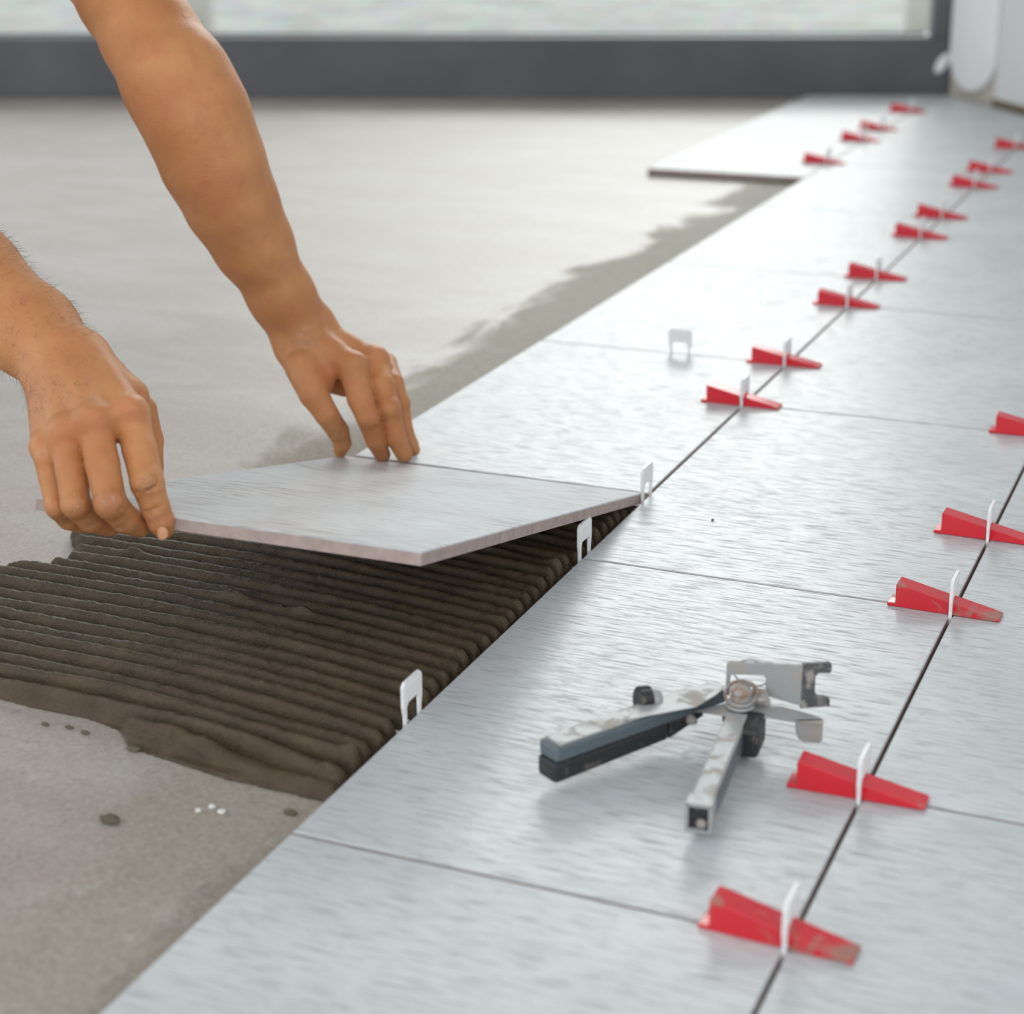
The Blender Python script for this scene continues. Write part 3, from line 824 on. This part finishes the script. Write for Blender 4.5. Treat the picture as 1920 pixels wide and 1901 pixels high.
# --- right hand of the person (left in the picture): grips the raised front edge from above
def hand_front():
    dz = 4.13
    J = {}
    def finger(js): return [(at(x, y, d_), pr(r, d_)) for x, y, d_, r in js]
    idx_ = finger([(243, 775, 4.125, 33), (262, 845, 4.085, 32), (276, 905, 4.065, 31.5), (291, 950, 4.080, 27), (302, 977, 4.098, 25.5), (307, 989, 4.110, 22)])
    mid_ = finger([(176, 790, 4.090, 33), (192, 870, 4.050, 32), (207, 943, 4.030, 30.5), (235, 973, 4.085, 27), (262, 983, 4.135, 25)])
    rng_ = finger([(122, 812, 4.115, 31), (134, 880, 4.075, 30), (142, 945, 4.055, 28), (170, 973, 4.110, 25), (203, 983, 4.165, 23)])
    pky_ = finger([(85, 838, 4.165, 27), (97, 895, 4.135, 24), (108, 950, 4.120, 23), (128, 972, 4.165, 21), (150, 981, 4.205, 19)])
    thb_ = finger([(212, 706, 4.40, 30), (266, 770, 4.40, 28), (282, 826, 4.40, 24.5), (284, 872, 4.40, 22), (288, 920, 4.405, 18.5)])
    wr = at(113, 682, 4.36)
    back = at(170, 730, 4.1)-at(170, 730, 4.4)
    palm = []
    for (x, y, d_, r), (wx, wy, wd, wr_) in (((243, 775, 4.135, 32), (160, 668, 4.36, 42)), ((176, 792, 4.10, 33), (132, 680, 4.34, 42)), ((122, 814, 4.125, 31), (104, 694, 4.35, 40)), ((86, 838, 4.175, 27), (82, 712, 4.37, 34))):
        palm.append((at(wx, wy, wd), at(x, y, d_), pr(wr_, wd), pr(r, d_), 0.035, None, 1.0))
    # heel of the thumb, behind the palm
    palm.append((at(165, 690, 4.40), at(240, 745, 4.30), pr(42, 4.4), pr(40, 4.3), 0.04, None, 1.0))
    palm.append((at(120, 740, 4.33), at(200, 770, 4.20), pr(40, 4.3), pr(36, 4.2), 0.04, None, 1.0))
    for (x0, y0), (x1, y1), rr in (((246, 802), (184, 815), 22), ((186, 826), (128, 838), 23), ((128, 842), (92, 858), 20)):
        palm.append((at(x0, y0, 4.125), at(x1, y1, 4.125), pr(rr, 4.12), pr(rr, 4.12), 0.02, None, 1.0))
    arm = [(at(122, 682, 4.37), at(60, 622, 4.46), pr(72, 4.37), pr(82, 4.46), 0.05, None, 1.0),
           (at(60, 622, 4.46), at(-60, 518, 4.58), pr(82, 4.46), pr(94, 4.58), 0.05, None, 1.0),
           (at(-60, 518, 4.58), at(-190, 395, 4.74), pr(94, 4.58), pr(108, 4.74), 0.05, None, 1.0),
           (at(-190, 395, 4.74), at(-330, 265, 4.95), pr(108, 4.74), pr(104, 4.95), 0.05, None, 1.0),
           (at(-330, 265, 4.95), np.array([-2.50, 1.43, 1.42]), pr(104, 4.95), 0.165, 0.05, None, 1.0),
           (np.array([-2.50, 1.43, 1.42]), SHOULDER_R, 0.165, 0.19, 0.05, None, 1.0)]
    kn = [(at(243, 768, 4.085), pr(25, 4.06), 0.05), (at(174, 786, 4.055), pr(26, 4.02), 0.05), (at(120, 812, 4.08), pr(23, 4.05), 0.05)]
    jt = {0: [(at(275, 902, 4.045), pr(25, 4), 0.02)], 1: [(at(207, 942, 4.004), pr(25, 4), 0.02)], 2: [(at(142, 945, 4.032), pr(22, 4), 0.02)], 3: [(at(107, 949, 4.10), pr(18, 4), 0.015)]}
    cv = []
    for (x0, y0), (x1, y1), d0, rr, seg in (((276, 905), (12, -3), 4.065, 31.5, (-12, -4, 4, 11)), ((207, 945), (12, -1), 4.030, 30.5, (-14, -6, 2, 10)), ((142, 946), (11, -1), 4.055, 28, (-13, -6, 2)), ((293, 955), (12, -4), 4.083, 27, (-3, 4))):
        for q in seg:
            pts = []
            for t in np.linspace(-0.95, 0.95, 7):
                xx = x0+x1/12*rr*math.sin(t)+q*0.18; yy = y0+y1/12*rr*math.sin(t)+q+2.0*abs(t)
                pts.append(at(xx, yy, d0-pr(rr, d0)*math.cos(t)*1.02))
            cv += [(u_, v_, 0.0018, 0.006) for u_, v_ in zip(pts[:-1], pts[1:])]
    return limb(0.0048, palm, [idx_, mid_, rng_, pky_, thb_], arm, knuckles=kn, joints=jt, carve=cv)

# --- left hand of the person (right in the picture): finger tips down on the back edge
def hand_back():
    def finger(js): return [(at(x, y, d_), pr(r, d_)) for x, y, d_, r in js]
    def tipd(px, py, z):
        p = on_z(px, py, z); return float((p-CAM) @ AX_F)
    ti = tipd(720, 856, 0.030); tm = tipd(764, 856, 0.034); tr_ = tipd(783, 845, 0.034); tt = tipd(640, 842, 0.045)
    idx_ = finger([(662, 690, ti-0.06, 27), (676, 748, ti-0.09, 25), (690, 784, ti-0.10, 21.5), (704, 826, ti-0.05, 18.5), (717, 852, ti, 15.5)])
    mid_ = finger([(702, 676, ti+0.03, 26), (716, 722, tm-0.03, 24), (729, 768, tm-0.05, 22.5), (742, 820, tm-0.03, 19.5), (758, 852, tm, 16)])
    rng_ = finger([(722, 682, ti+0.13, 22), (738, 718, tr_-0.02, 19), (750, 758, tr_-0.02, 18), (759, 808, tr_-0.01, 16), (775, 843, tr_, 13)])
    pky_ = finger([(722, 700, ti+0.24, 19), (738, 735, tr_+0.10, 15), (750, 772, tr_+0.11, 14), (761, 812, tr_+0.10, 13), (774, 832, tr_+0.08, 11.5)])
    thb_ = finger([(566, 690, tt-0.10, 32), (588, 738, tt-0.12, 28), (612, 776, tt-0.11, 22.5), (634, 808, tt-0.06, 20.5), (642, 830, tt-0.03, 17), (638, 846, tt, 12.5)])
    palm = []
    for (x, y, d_, r), (wx, wy, wd, wr_) in (((662, 690, ti-0.05, 26), (560, 625, 5.66, 40)), ((704, 680, ti+0.04, 25), (575, 620, 5.72, 38)), ((720, 688, ti+0.14, 22), (585, 625, 5.78, 36)), ((718, 702, ti+0.24, 19), (580, 635, 5.82, 32))):
        palm.append((at(wx, wy, wd), at(x, y, d_), pr(wr_, wd), pr(r, d_), 0.03, None, 1.0))
    palm.append((at(555, 655, 5.66), at(592, 718, 5.62), pr(40, 5.66), pr(34, 5.62), 0.04, None, 1.0))
    palm.append((at(592, 695, 5.70), at(645, 722, 5.72), pr(36, 5.7), pr(22, 5.72), 0.03, None, 1.0))
    arm = [(at(566, 622, 5.70), at(528, 555, 5.62), pr(57, 5.7), pr(58, 5.62), 0.04, None, 1.0),
           (at(528, 555, 5.62), at(473, 455, 5.50), pr(58, 5.62), pr(71, 5.50), 0.05, None, 1.0),
           (at(473, 455, 5.50), at(434, 380, 5.42), pr(71, 5.5), pr(83, 5.42), 0.05, None, 1.0),
           (at(434, 380, 5.42), at(398, 300, 5.34), pr(83, 5.42), pr(93, 5.34), 0.05, None, 1.0),
           (at(398, 300, 5.34), at(365, 215, 5.28), pr(93, 5.34), pr(98, 5.28), 0.05, None, 1.0),
           (at(365, 215, 5.28), at(330, 150, 5.28), pr(98, 5.28), pr(98, 5.28), 0.05, None, 1.0),
           (at(330, 150, 5.28), at(282, 70, 5.34), pr(98, 5.28), pr(88, 5.34), 0.05, None, 1.0),
           (at(282, 70, 5.34), at(235, 0, 5.42), pr(88, 5.34), pr(82, 5.42), 0.05, None, 1.0),
           (at(235, 0, 5.42), at(120, -170, 5.68), pr(82, 5.42), pr(96, 5.68), 0.05, None, 1.0),
           (at(120, -170, 5.68), SHOULDER_L, pr(96, 5.68), 0.19, 0.05, None, 1.0)]
    kn = [(at(664, 683, ti-0.085), pr(21, ti), 0.04), (at(704, 670, ti+0.0), pr(20, ti), 0.04), (at(590, 600, 5.71), pr(26, 5.7), 0.06)]
    jt = {0: [(at(691, 782, ti-0.118), pr(17, ti), 0.02)], 1: [(at(731, 765, tm-0.072), pr(18, tm), 0.02)], 2: [(at(752, 756, tr_-0.03), pr(15, tr_), 0.015)]}
    return limb(0.0058, palm, [idx_, mid_, rng_, pky_, thb_], arm, knuckles=kn, joints=jt, blend=0.020)

VA, QA = hand_front(); VB, QB = hand_back()

# --- the rest of the kneeling body, out of the picture to the left
def blob(h, prims, k=0.10, cuts=()):
    P = np.array([q for c in prims for q in c[:2]], float); R_ = max(max(c[2], c[3]) for c in prims)
    G = Field(P.min(0)-R_-0.08, P.max(0)+R_+0.08, h); Dd = G.blank()
    for c in prims: G.cone(Dd, *c[:4], c[4] if len(c) > 4 else k)
    for a_, r_, k_ in cuts: G.carve(Dd, a_, np.asarray(a_)+1e-4, r_, k_)
    V, Q = G.surface(Dd); return relax(V, Q, 3), Q
MIDS = 0.5*(SHOULDER_R+SHOULDER_L); HIP = np.array([-4.15, 2.50, 1.42])
FWD = MIDS-HIP; FWD[2] = 0; FWD /= np.linalg.norm(FWD); LAT = np.array([-FWD[1], FWD[0], 0.0]); ZZ = np.array([0, 0, 1.0])
NECK = MIDS+FWD*0.16+ZZ*0.14; HEAD = NECK+FWD*0.34+ZZ*0.12
LOOK = FWD*0.75-ZZ*0.66; LOOK /= np.linalg.norm(LOOK); CRN_ = np.cross(LOOK, LAT); CRN_ = CRN_ if CRN_[2] > 0 else -CRN_
def hd(f_, l_, u_): return HEAD+LOOK*f_+LAT*l_+CRN_*u_
VH, QH = blob(0.012, [
    (MIDS+ZZ*0.02, NECK, 0.24, 0.20), (NECK, HEAD-LOOK*0.06-CRN_*0.08, 0.20, 0.20), (hd(-0.10, 0, 0.05), hd(0.04, 0, 0.05), 0.285, 0.26, 0.08),
    (hd(0.06, 0, 0.02), hd(0.12, 0, -0.24), 0.20, 0.125, 0.08), (hd(0.27, 0, 0.02), hd(0.335, 0, -0.075), 0.022, 0.040, 0.03),
    (hd(0.20, 0.10, 0.07), hd(0.20, -0.10, 0.07), 0.085, 0.085, 0.05), (hd(0.235, 0.05, -0.155), hd(0.235, -0.05, -0.155), 0.030, 0.030, 0.02),
    (hd(0.22, 0.045, -0.195), hd(0.22, -0.045, -0.195), 0.032, 0.032, 0.02), (hd(0.20, 0, -0.27), hd(0.21, 0, -0.28), 0.07, 0.07, 0.05),
    (hd(-0.06, 0.265, 0.05), hd(-0.08, 0.275, -0.06), 0.050, 0.040, 0.02), (hd(-0.06, -0.265, 0.05), hd(-0.08, -0.275, -0.06), 0.050, 0.040, 0.02)], 0.06,
    [(hd(0.285, 0.105, 0.0), 0.045, 0.03), (hd(0.285, -0.105, 0.0), 0.045, 0.03)])
VP = np.concatenate([VA, VB, VH]); QP = np.concatenate([QA, QB+len(VA), QH+len(VA)+len(VB)])
def garment(name, V, Q, mat):
    g_ = bpy.data.meshes.new(name); g_.from_pydata((V*S).tolist(), [], Q.tolist()); g_.materials.append(MAT[mat])
    g_.polygons.foreach_set('use_smooth', np.ones(len(g_.polygons), bool)); g_.update()
    return obj(name, g_, person)
me = bpy.data.meshes.new('person'); me.from_pydata((VP*S).tolist(), [], QP.tolist()); me.materials.append(MAT['skin'])
me.polygons.foreach_set('use_smooth', np.ones(len(me.polygons), bool)); me.update()
def spots(name, lst):
    a = np.zeros(len(VP))
    for x, y, d_, r in lst: a = np.maximum(a, np.exp(-((VP-at(x, y, d_))**2).sum(1)/(pr(r, d_)**2)))
    at_ = me.attributes.new(name, 'FLOAT', 'POINT'); at_.data.foreach_set('value', a.astype(np.float32))
spots('redness', [(250, 765, 4.05, 34), (178, 790, 4.02, 34), (120, 815, 4.06, 26), (85, 838, 4.13, 22), (668, 682, 5.62, 24), (708, 668, 5.66, 22), (395, 375, 5.2, 60), (205, 945, 3.98, 26), (300, 975, 4.05, 24), (620, 720, 5.6, 30), (735, 800, 5.62, 30), (700, 800, 5.6, 26)])
spots('dirt', [(276, 905, 4.01, 30), (207, 945, 3.97, 32), (140, 948, 4.0, 28), (296, 970, 4.04, 26), (235, 985, 4.05, 28), (170, 985, 4.07, 26), (120, 975, 4.12, 26), (565, 640, 5.6, 34), (552, 730, 5.6, 22), (640, 815, 5.6, 26), (695, 785, 5.58, 20), (738, 768, 5.6, 18), (720, 855, 5.65, 18), (762, 855, 5.68, 18)])
person = obj('person', me)
tag(person, 'person with bare tanned arms setting down the tilted grey tile', 'person')

SR, SL = SHOULDER_R, SHOULDER_L
CH = 0.62*MIDS+0.38*HIP; WA_ = 0.3*MIDS+0.7*HIP
garment('shirt', *blob(0.018, [
    (SR, SL, 0.235, 0.235), (SR+LAT*0.05, CH-LAT*0.20, 0.24, 0.30), (SL-LAT*0.05, CH+LAT*0.20, 0.24, 0.30), (MIDS, CH, 0.28, 0.36), (CH-LAT*0.16, WA_-LAT*0.13, 0.32, 0.31), (CH+LAT*0.16, WA_+LAT*0.13, 0.32, 0.31),
    (WA_, HIP, 0.36, 0.38), (SR, SR+(np.array([-2.50, 1.43, 1.42])-SR)*0.62, 0.235, 0.215), (SL, SL+(at(120, -170, 5.68)-SL)*0.90, 0.235, 0.215)], 0.12), 'shirt')
KR, KL = np.array([-3.42, 1.98, 0.16]), np.array([-3.55, 2.72, 0.16])
FR_, FL_ = KR-FWD*1.35-ZZ*0.02, KL-FWD*1.35-ZZ*0.02
garment('trousers', *blob(0.020, [
    (HIP-LAT*0.17, HIP+LAT*0.17, 0.40, 0.40), (HIP-LAT*0.24, KR, 0.34, 0.205), (HIP+LAT*0.24, KL, 0.34, 0.205), (KR, FR_, 0.20, 0.15), (KL, FL_, 0.20, 0.15), (HIP, HIP-FWD*0.12-ZZ*0.05, 0.40, 0.40)], 0.10), 'trousers')
for q in (FR_, FL_):
    garment('shoe', *blob(0.015, [(q-ZZ*0.02, q-FWD*0.10-ZZ*0.02, 0.14, 0.14), (q-FWD*0.08+ZZ*0.05, q-FWD*0.30-ZZ*0.06, 0.13, 0.11), (q-FWD*0.20+ZZ*0.22, q-FWD*0.34-ZZ*0.04, 0.11, 0.11)], 0.05), 'shoe')
garment('hair', *blob(0.014, [(hd(-0.13, 0, 0.10), hd(-0.02, 0, 0.12), 0.295, 0.27), (hd(-0.16, 0, -0.04), hd(-0.12, 0, 0.02), 0.26, 0.27)], 0.06), 'hair')

# fine dark hair on the near forearm and wrist
def arm_hair(n=1100):
    rel = VA-CAM; dep = rel @ AX_F
    px = 960+F*(rel @ AX_R)/dep; py = 950.5-F*(rel @ AX_U)/dep
    nr = np.zeros((len(me.vertices), 3), np.float32); me.vertices.foreach_get('normal', nr.ravel()); nr = nr[:len(VA)]
    ok = np.nonzero((px > -120) & (px < 175) & (py > 330) & (py < 770) & (px*0.6-py < -420))[0]
    pick = RNG.choice(ok, n, replace=False)
    flow = at(110, 700, 4.3)-at(-30, 560, 4.5); flow /= np.linalg.norm(flow)
    V, Fq = [], []
    for i in pick:
        p, q = VA[i], nr[i]
        d_ = flow+q*RNG.uniform(0.25, 0.7)+RNG.normal(0, 0.28, 3); d_ /= np.linalg.norm(d_)
        L = RNG.uniform(0.018, 0.042); sd_ = np.cross(d_, q); sd_ /= np.linalg.norm(sd_)+1e-9; up_ = np.cross(sd_, d_)
        r = 0.00028; mid_ = p+d_*L*0.55+q*0.003; tip = p+d_*L
        o = len(V)
        V += [p-q*0.001+r*(sd_*math.cos(a)+up_*math.sin(a)) for a in (0, 2.09, 4.19)]+[mid_+0.8*r*(sd_*math.cos(a)+up_*math.sin(a)) for a in (0, 2.09, 4.19)]+[tip]
        Fq += [[o, o+1, o+4, o+3], [o+1, o+2, o+5, o+4], [o+2, o, o+3, o+5], [o+3, o+4, o+6], [o+4, o+5, o+6], [o+5, o+3, o+6]]
    hm = bpy.data.meshes.new('arm_hair'); hm.from_pydata((np.array(V)*S).tolist(), [], Fq); hm.materials.append(MAT['hair'])
    return obj('arm_hair', hm, person, kind='stuff')
arm_hair()

def fingernail(px, py, depth, r, tilt_px, toward):
    """thin curved plate on a finger tip; tilt_px = finger direction in the picture, toward = how far it turns to the camera"""
    c = at(px, py, depth)
    d_ = AX_R*tilt_px[0]-AX_U*tilt_px[1]; d_ = d_/np.linalg.norm(d_)
    nrm = -AX_F*toward[2]+AX_R*toward[0]-AX_U*toward[1]; nrm = nrm-d_*(nrm @ d_); nrm /= np.linalg.norm(nrm)
    sd_ = np.cross(d_, nrm); R_ = pr(r, depth)
    V, Fq = [], []; nu, nv = 9, 9
    for lay_, off in ((0, 0.0), (1, -0.06)):
        for i in range(nu):
            for j in range(nv):
                a, b_ = -1+2*i/(nu-1), -1+2*j/(nv-1)
                # square -> rounded plate
                x_, y_ = a*math.sqrt(1-b_*b_/2), b_*math.sqrt(1-a*a/2)
                z_ = 0.55*(math.sqrt(max(0.0, 1-0.8*x_*x_))-1)-0.12*y_*y_+off
                V.append(c+R_*(sd_*x_*0.62+d_*y_*0.72+nrm*z_))
    m_ = nu*nv
    for i in range(nu-1):
        for j in range(nv-1):
            q = [i*nv+j, i*nv+j+1, (i+1)*nv+j+1, (i+1)*nv+j]; Fq.append(q); Fq.append([x+m_ for x in q[::-1]])
    rim = [i*nv for i in range(nu)]+[(nu-1)*nv+j for j in range(1, nv)]+[i*nv+nv-1 for i in range(nu-2, -1, -1)]+[j for j in range(nv-2, 0, -1)]
    for a, b_ in zip(rim, rim[1:]+rim[:1]): Fq.append([a, b_, b_+m_, a+m_])
    return obj('fingernail', mesh('fingernail', V, Fq, MAT['nail'], True), person)
fingernail(303, 1000, 4.062, 18, (0.15, 1), (0.0, 0.75, 0.8))
fingernail(765, 851, 5.645, 13.5, (0.35, 1), (0.45, 0.15, 0.9))
fingernail(782, 842, 5.70, 10.5, (0.4, 1), (0.6, 0.1, 0.8))
fingernail(722, 851, 5.662, 12.5, (0.35, 1), (0.5, 0.25, 0.8))

# ------------------------------------------------------------------ levelling pliers lying on the tiles
pv = on_z(1388, 1332, 0.085)                      # pivot axis
pl = empty('levelling_pliers', (pv[0], pv[1], 0.0))
tag(pl, 'used metal levelling pliers with black grips lying open on a tile', 'pliers')
UP = np.array([0, 0, 1.0])
def part(mb_, name, mat, parent=None, bevel=0.0, smooth=False):
    mb_.v = [tuple(np.asarray(q)-np.array([pv[0], pv[1], 0.0])) for q in mb_.v] if parent is None else [tuple(np.asarray(q)-np.array([pv[0], pv[1], 0.0])) for q in mb_.v]
    return mb_.build(name, MAT[mat], parent or pl, smooth=smooth, bevel=bevel)
def flat(v): v = np.array([v[0], v[1], 0.0]); return v/np.linalg.norm(v)

# left handle: pressed channel over a black grip
a = on_z(1027, 1428, 0.062); b_ = on_z(1345, 1316, 0.062)
ax = flat(b_-a); sd = np.array([ax[1], -ax[0], 0.0])       # sd points to the camera side
hl = part(MB().bar(a+UP*0.024, b_+UP*0.024, sd, UP, 0.030, 0.017, 0.030, 0.014), 'handle', 'blue_grey', bevel=0.006)
part(MB().bar(a-ax*0.004-UP*0.016, a+ax*0.30-UP*0.010, sd, UP, 0.031, 0.023, 0.029, 0.020), 'grip', 'black', hl, bevel=0.008)
part(MB().bar(a+ax*0.30-UP*0.010, b_-ax*0.06+UP*0.002, sd, UP, 0.029, 0.020, 0.026, 0.008), 'grip', 'black', hl, bevel=0.006)
part(MB().bar(a+ax*0.012+UP*0.0425, b_-ax*0.05+UP*0.0425, sd, UP, 0.026, 0.003), 'cover_strip', 'steel', hl, bevel=0.002)
# widened cheek plate that carries the knob
chk = [(1168, 1352), (1196, 1322), (1240, 1303), (1300, 1288), (1343, 1279), (1360, 1288), (1345, 1302), (1305, 1326), (1240, 1338)]
cz = 0.112
part(MB().prism([on_z(x, y, cz-0.010) for x, y in chk], [on_z(x, y, cz) for x, y in chk]), 'cheek_plate', 'steel', hl, bevel=0.003)
# knurled adjusting knob on a short stem
kc = on_z(1238, 1312, 0.105); kd = flat(on_z(1190, 1318, 0.105)-kc)*0.9+np.array([0, 0, 0.05])
part(MB().lathe(kc+kd*0.0, kd, [(0.0, 0.020), (0.012, 0.026), (0.026, 0.028), (0.027, 0.020)], 20), 'knob_stem', 'steel', hl, smooth=False)
part(MB().lathe(kc+kd*0.022, kd, [(0.0, 0.026), (0.004, 0.033), (0.028, 0.033), (0.033, 0.028)], 32, ribs=1, ribamp=-0.09), 'knob', 'black', hl)
# adjusting screw tip under the channel
st = on_z(1290, 1346, 0.062)
part(MB().lathe(st-sd*0.02, sd*1.0, [(0.0, 0.012), (0.030, 0.012), (0.044, 0.006)], 12), 'screw', 'rust', hl)

# right handle: runs towards the camera
a2 = on_z(1311, 1530, 0.052); b2 = on_z(1386, 1352, 0.062)
ax2 = flat(b2-a2); sd2 = np.array([ax2[1], -ax2[0], 0.0])
up2 = np.cross(sd2, (b2-a2)/np.linalg.norm(b2-a2)); up2 = up2 if up2[2] > 0 else -up2
hr = part(MB().bar(a2-up2*0.004, b2-up2*0.004, sd2, up2, 0.0255, 0.024, 0.024, 0.026), 'handle', 'blue_grey', bevel=0.008)
part(MB().bar(a2+ax2*0.006+up2*0.022, b2-ax2*0.02+up2*0.024, sd2, up2, 0.0225, 0.006), 'cover_strip', 'steel', hr, bevel=0.004)
# open end of the channel with a plug of mud in it
for q, hw_, hh_ in ((a2-sd2*0.023, 0.0035, 0.030), (a2+sd2*0.023, 0.0035, 0.030)):
    part(MB().bar(q-ax2*0.010, q+ax2*0.03, sd2, up2, hw_, hh_), 'end_flange', 'steel', hr, bevel=0.001)
part(MB().bar(a2-up2*0.028-ax2*0.010, a2-up2*0.028+ax2*0.03, sd2, up2, 0.0255, 0.003), 'end_flange', 'steel', hr, bevel=0.001)
part(MB().bar(a2+up2*0.027-ax2*0.010, a2+up2*0.027+ax2*0.03, sd2, up2, 0.0255, 0.004), 'end_flange', 'steel', hr, bevel=0.001)
part(MB().bar(a2-ax2*0.002, a2+ax2*0.01, sd2, up2, 0.021, 0.025), 'end_shadow_plug', 'black', hr)  # black block stands in for the shade inside the hollow handle end
part(MB().lathe(a2-up2*0.012+sd2*0.006-ax2*0.004, -ax2, [(0.0, 0.011), (0.006, 0.010), (0.010, 0.005)], 10), 'mud_plug', 'rust', hr, smooth=True)
# black sleeve by the pivot
sl = on_z(1392, 1376, 0.055)
part(MB().bar(sl-ax2*0.045+sd2*0.012, sl+ax2*0.05+sd2*0.012, sd2, UP, 0.030, 0.034, 0.030, 0.036), 'sleeve', 'black', hr, bevel=0.012)

# pivot bolt, washers and nut, standing on the tile
pb_ = MB().lathe((pv[0], pv[1], 0.0), UP, [(0.0006, 0.020), (0.03, 0.020), (0.031, 0.030), (0.060, 0.030)], 24)
bolt = part(pb_, 'pivot_bolt', 'rust')
for z0, z1, r in ((0.060, 0.070, 0.038), (0.072, 0.080, 0.035), (0.094, 0.101, 0.030), (0.103, 0.110, 0.027)):
    part(MB().lathe((pv[0], pv[1], 0.0), UP, [(z0, r*0.94), (z0+0.002, r), (z1-0.002, r), (z1, r*0.94)], 28), 'washer', 'steel', bolt)
part(MB().lathe((pv[0], pv[1], 0.0), UP, [(0.112, 0.022), (0.124, 0.022), (0.127, 0.018)], 24), 'spacer', 'rust', bolt)
part(MB().lathe((pv[0], pv[1], 0.0), UP, [(0.127, 0.022), (0.130, 0.024), (0.136, 0.022), (0.142, 0.012)], 24), 'bolt_head', 'rust', bolt)

# lower jaw: flat blade with its end bent down
lz = 0.086
bl = [(1300, 1334), (1345, 1322), (1386, 1311), (1424, 1314), (1470, 1325), (1536, 1343), (1545, 1350), (1541, 1357), (1500, 1356), (1440, 1347), (1390, 1347), (1340, 1340)]
lj = part(MB().prism([on_z(x, y, lz-0.008) for x, y in bl], [on_z(x, y, lz) for x, y in bl]), 'lower_jaw', 'steel', bevel=0.002)
e0, e1 = on_z(1492, 1356, lz-0.004), on_z(1544, 1353, lz-0.004); ed = e1-e0; en = np.array([ed[1], -ed[0], 0.0]); en /= np.linalg.norm(en)
lip = [(0.0, 0.004), (1.0, 0.004), (1.0, -0.044), (0.86, -0.050), (0.35, -0.046), (0.14, -0.038), (0.04, -0.024)]
part(MB().prism([e0+ed*s_+UP*z_ for s_, z_ in lip], [e0+ed*s_+UP*z_-en*0.008 for s_, z_ in lip]), 'bent_tip', 'steel', lj, bevel=0.0015)

# upper jaw: upright plate with a square window and a forked end
q0, q1 = on_z(1360, 1300, 0.090), on_z(1501, 1322, 0.090)
qd = q1-q0; qn = np.array([qd[1], -qd[0], 0.0]); qn /= np.linalg.norm(qn)
def plate(shape, name, mat, o, d, parent=None, t=0.009, bev=0.0015):
    n_ = np.array([d[1], -d[0], 0.0]); n_ /= np.linalg.norm(n_)
    return part(MB().prism([o+d*s_+UP*z_ for s_, z_ in shape], [o+d*s_+UP*z_-n_*t for s_, z_ in shape]), name, mat, parent, bevel=bev)
T0, T1 = 0.074, 0.094
uj = plate([(0.0, -0.004), (0.0, T0-0.006), (0.03, T0+0.001), (1.0, T1), (1.0, -0.002), (0.72, 0.004), (0.53, 0.010), (0.53, 0.050), (0.50, 0.055), (0.10, 0.047), (0.05, 0.042), (0.05, -0.004)], 'upper_jaw', 'steel', q0, qd)
q2 = on_z(1556, 1322, 0.086)
fd = q2-q1
plate([(0.0, -0.008), (1.0, -0.004), (1.0, 0.014), (0.82, 0.020), (0.55, 0.022), (0.47, 0.032), (0.47, 0.066), (0.55, 0.074), (0.95, 0.074), (1.0, 0.080), (1.0, 0.094), (0.92, 0.100), (0.0, 0.096)], 'fork', 'steel_dark', q1, fd, uj)
# foot that ties the upper jaw to the pivot, with two slots
part(MB().prism([on_z(x, y, 0.100) for x, y in ((1395, 1322), (1442, 1312), (1436, 1292), (1412, 1288))], [on_z(x, y, 0.108) for x, y in ((1395, 1322), (1442, 1312), (1436, 1292), (1412, 1288))]), 'jaw_foot', 'rust', uj, bevel=0.002)
part(MB().bar(on_z(1424, 1296, 0.112), on_z(1432, 1318, 0.100), flat(qd), UP, 0.016, 0.007), 'jaw_block', 'rust', uj, bevel=0.003)
# wire spring loop behind the plate and a coil around the bolt
rc = on_z(1410, 1262, 0.145)
part(MB().tube([rc+np.array([qd[0], qd[1], 0])/np.linalg.norm(qd)*0.040*math.cos(t)+UP*0.030*math.sin(t) for t in np.linspace(0, 2*math.pi, 24, endpoint=False)], 0.0022, 6, True), 'spring_loop', 'steel', uj, smooth=True)
coil = [np.array([pv[0]-0.006+0.034*math.cos(t), pv[1]+0.022+0.030*math.sin(t), 0.112+0.016*math.sin(t)+0.002*t/6.28]) for t in np.linspace(0, 4*math.pi, 48)]
part(MB().tube(coil, 0.0034, 8), 'spring', 'rust', uj, smooth=True)
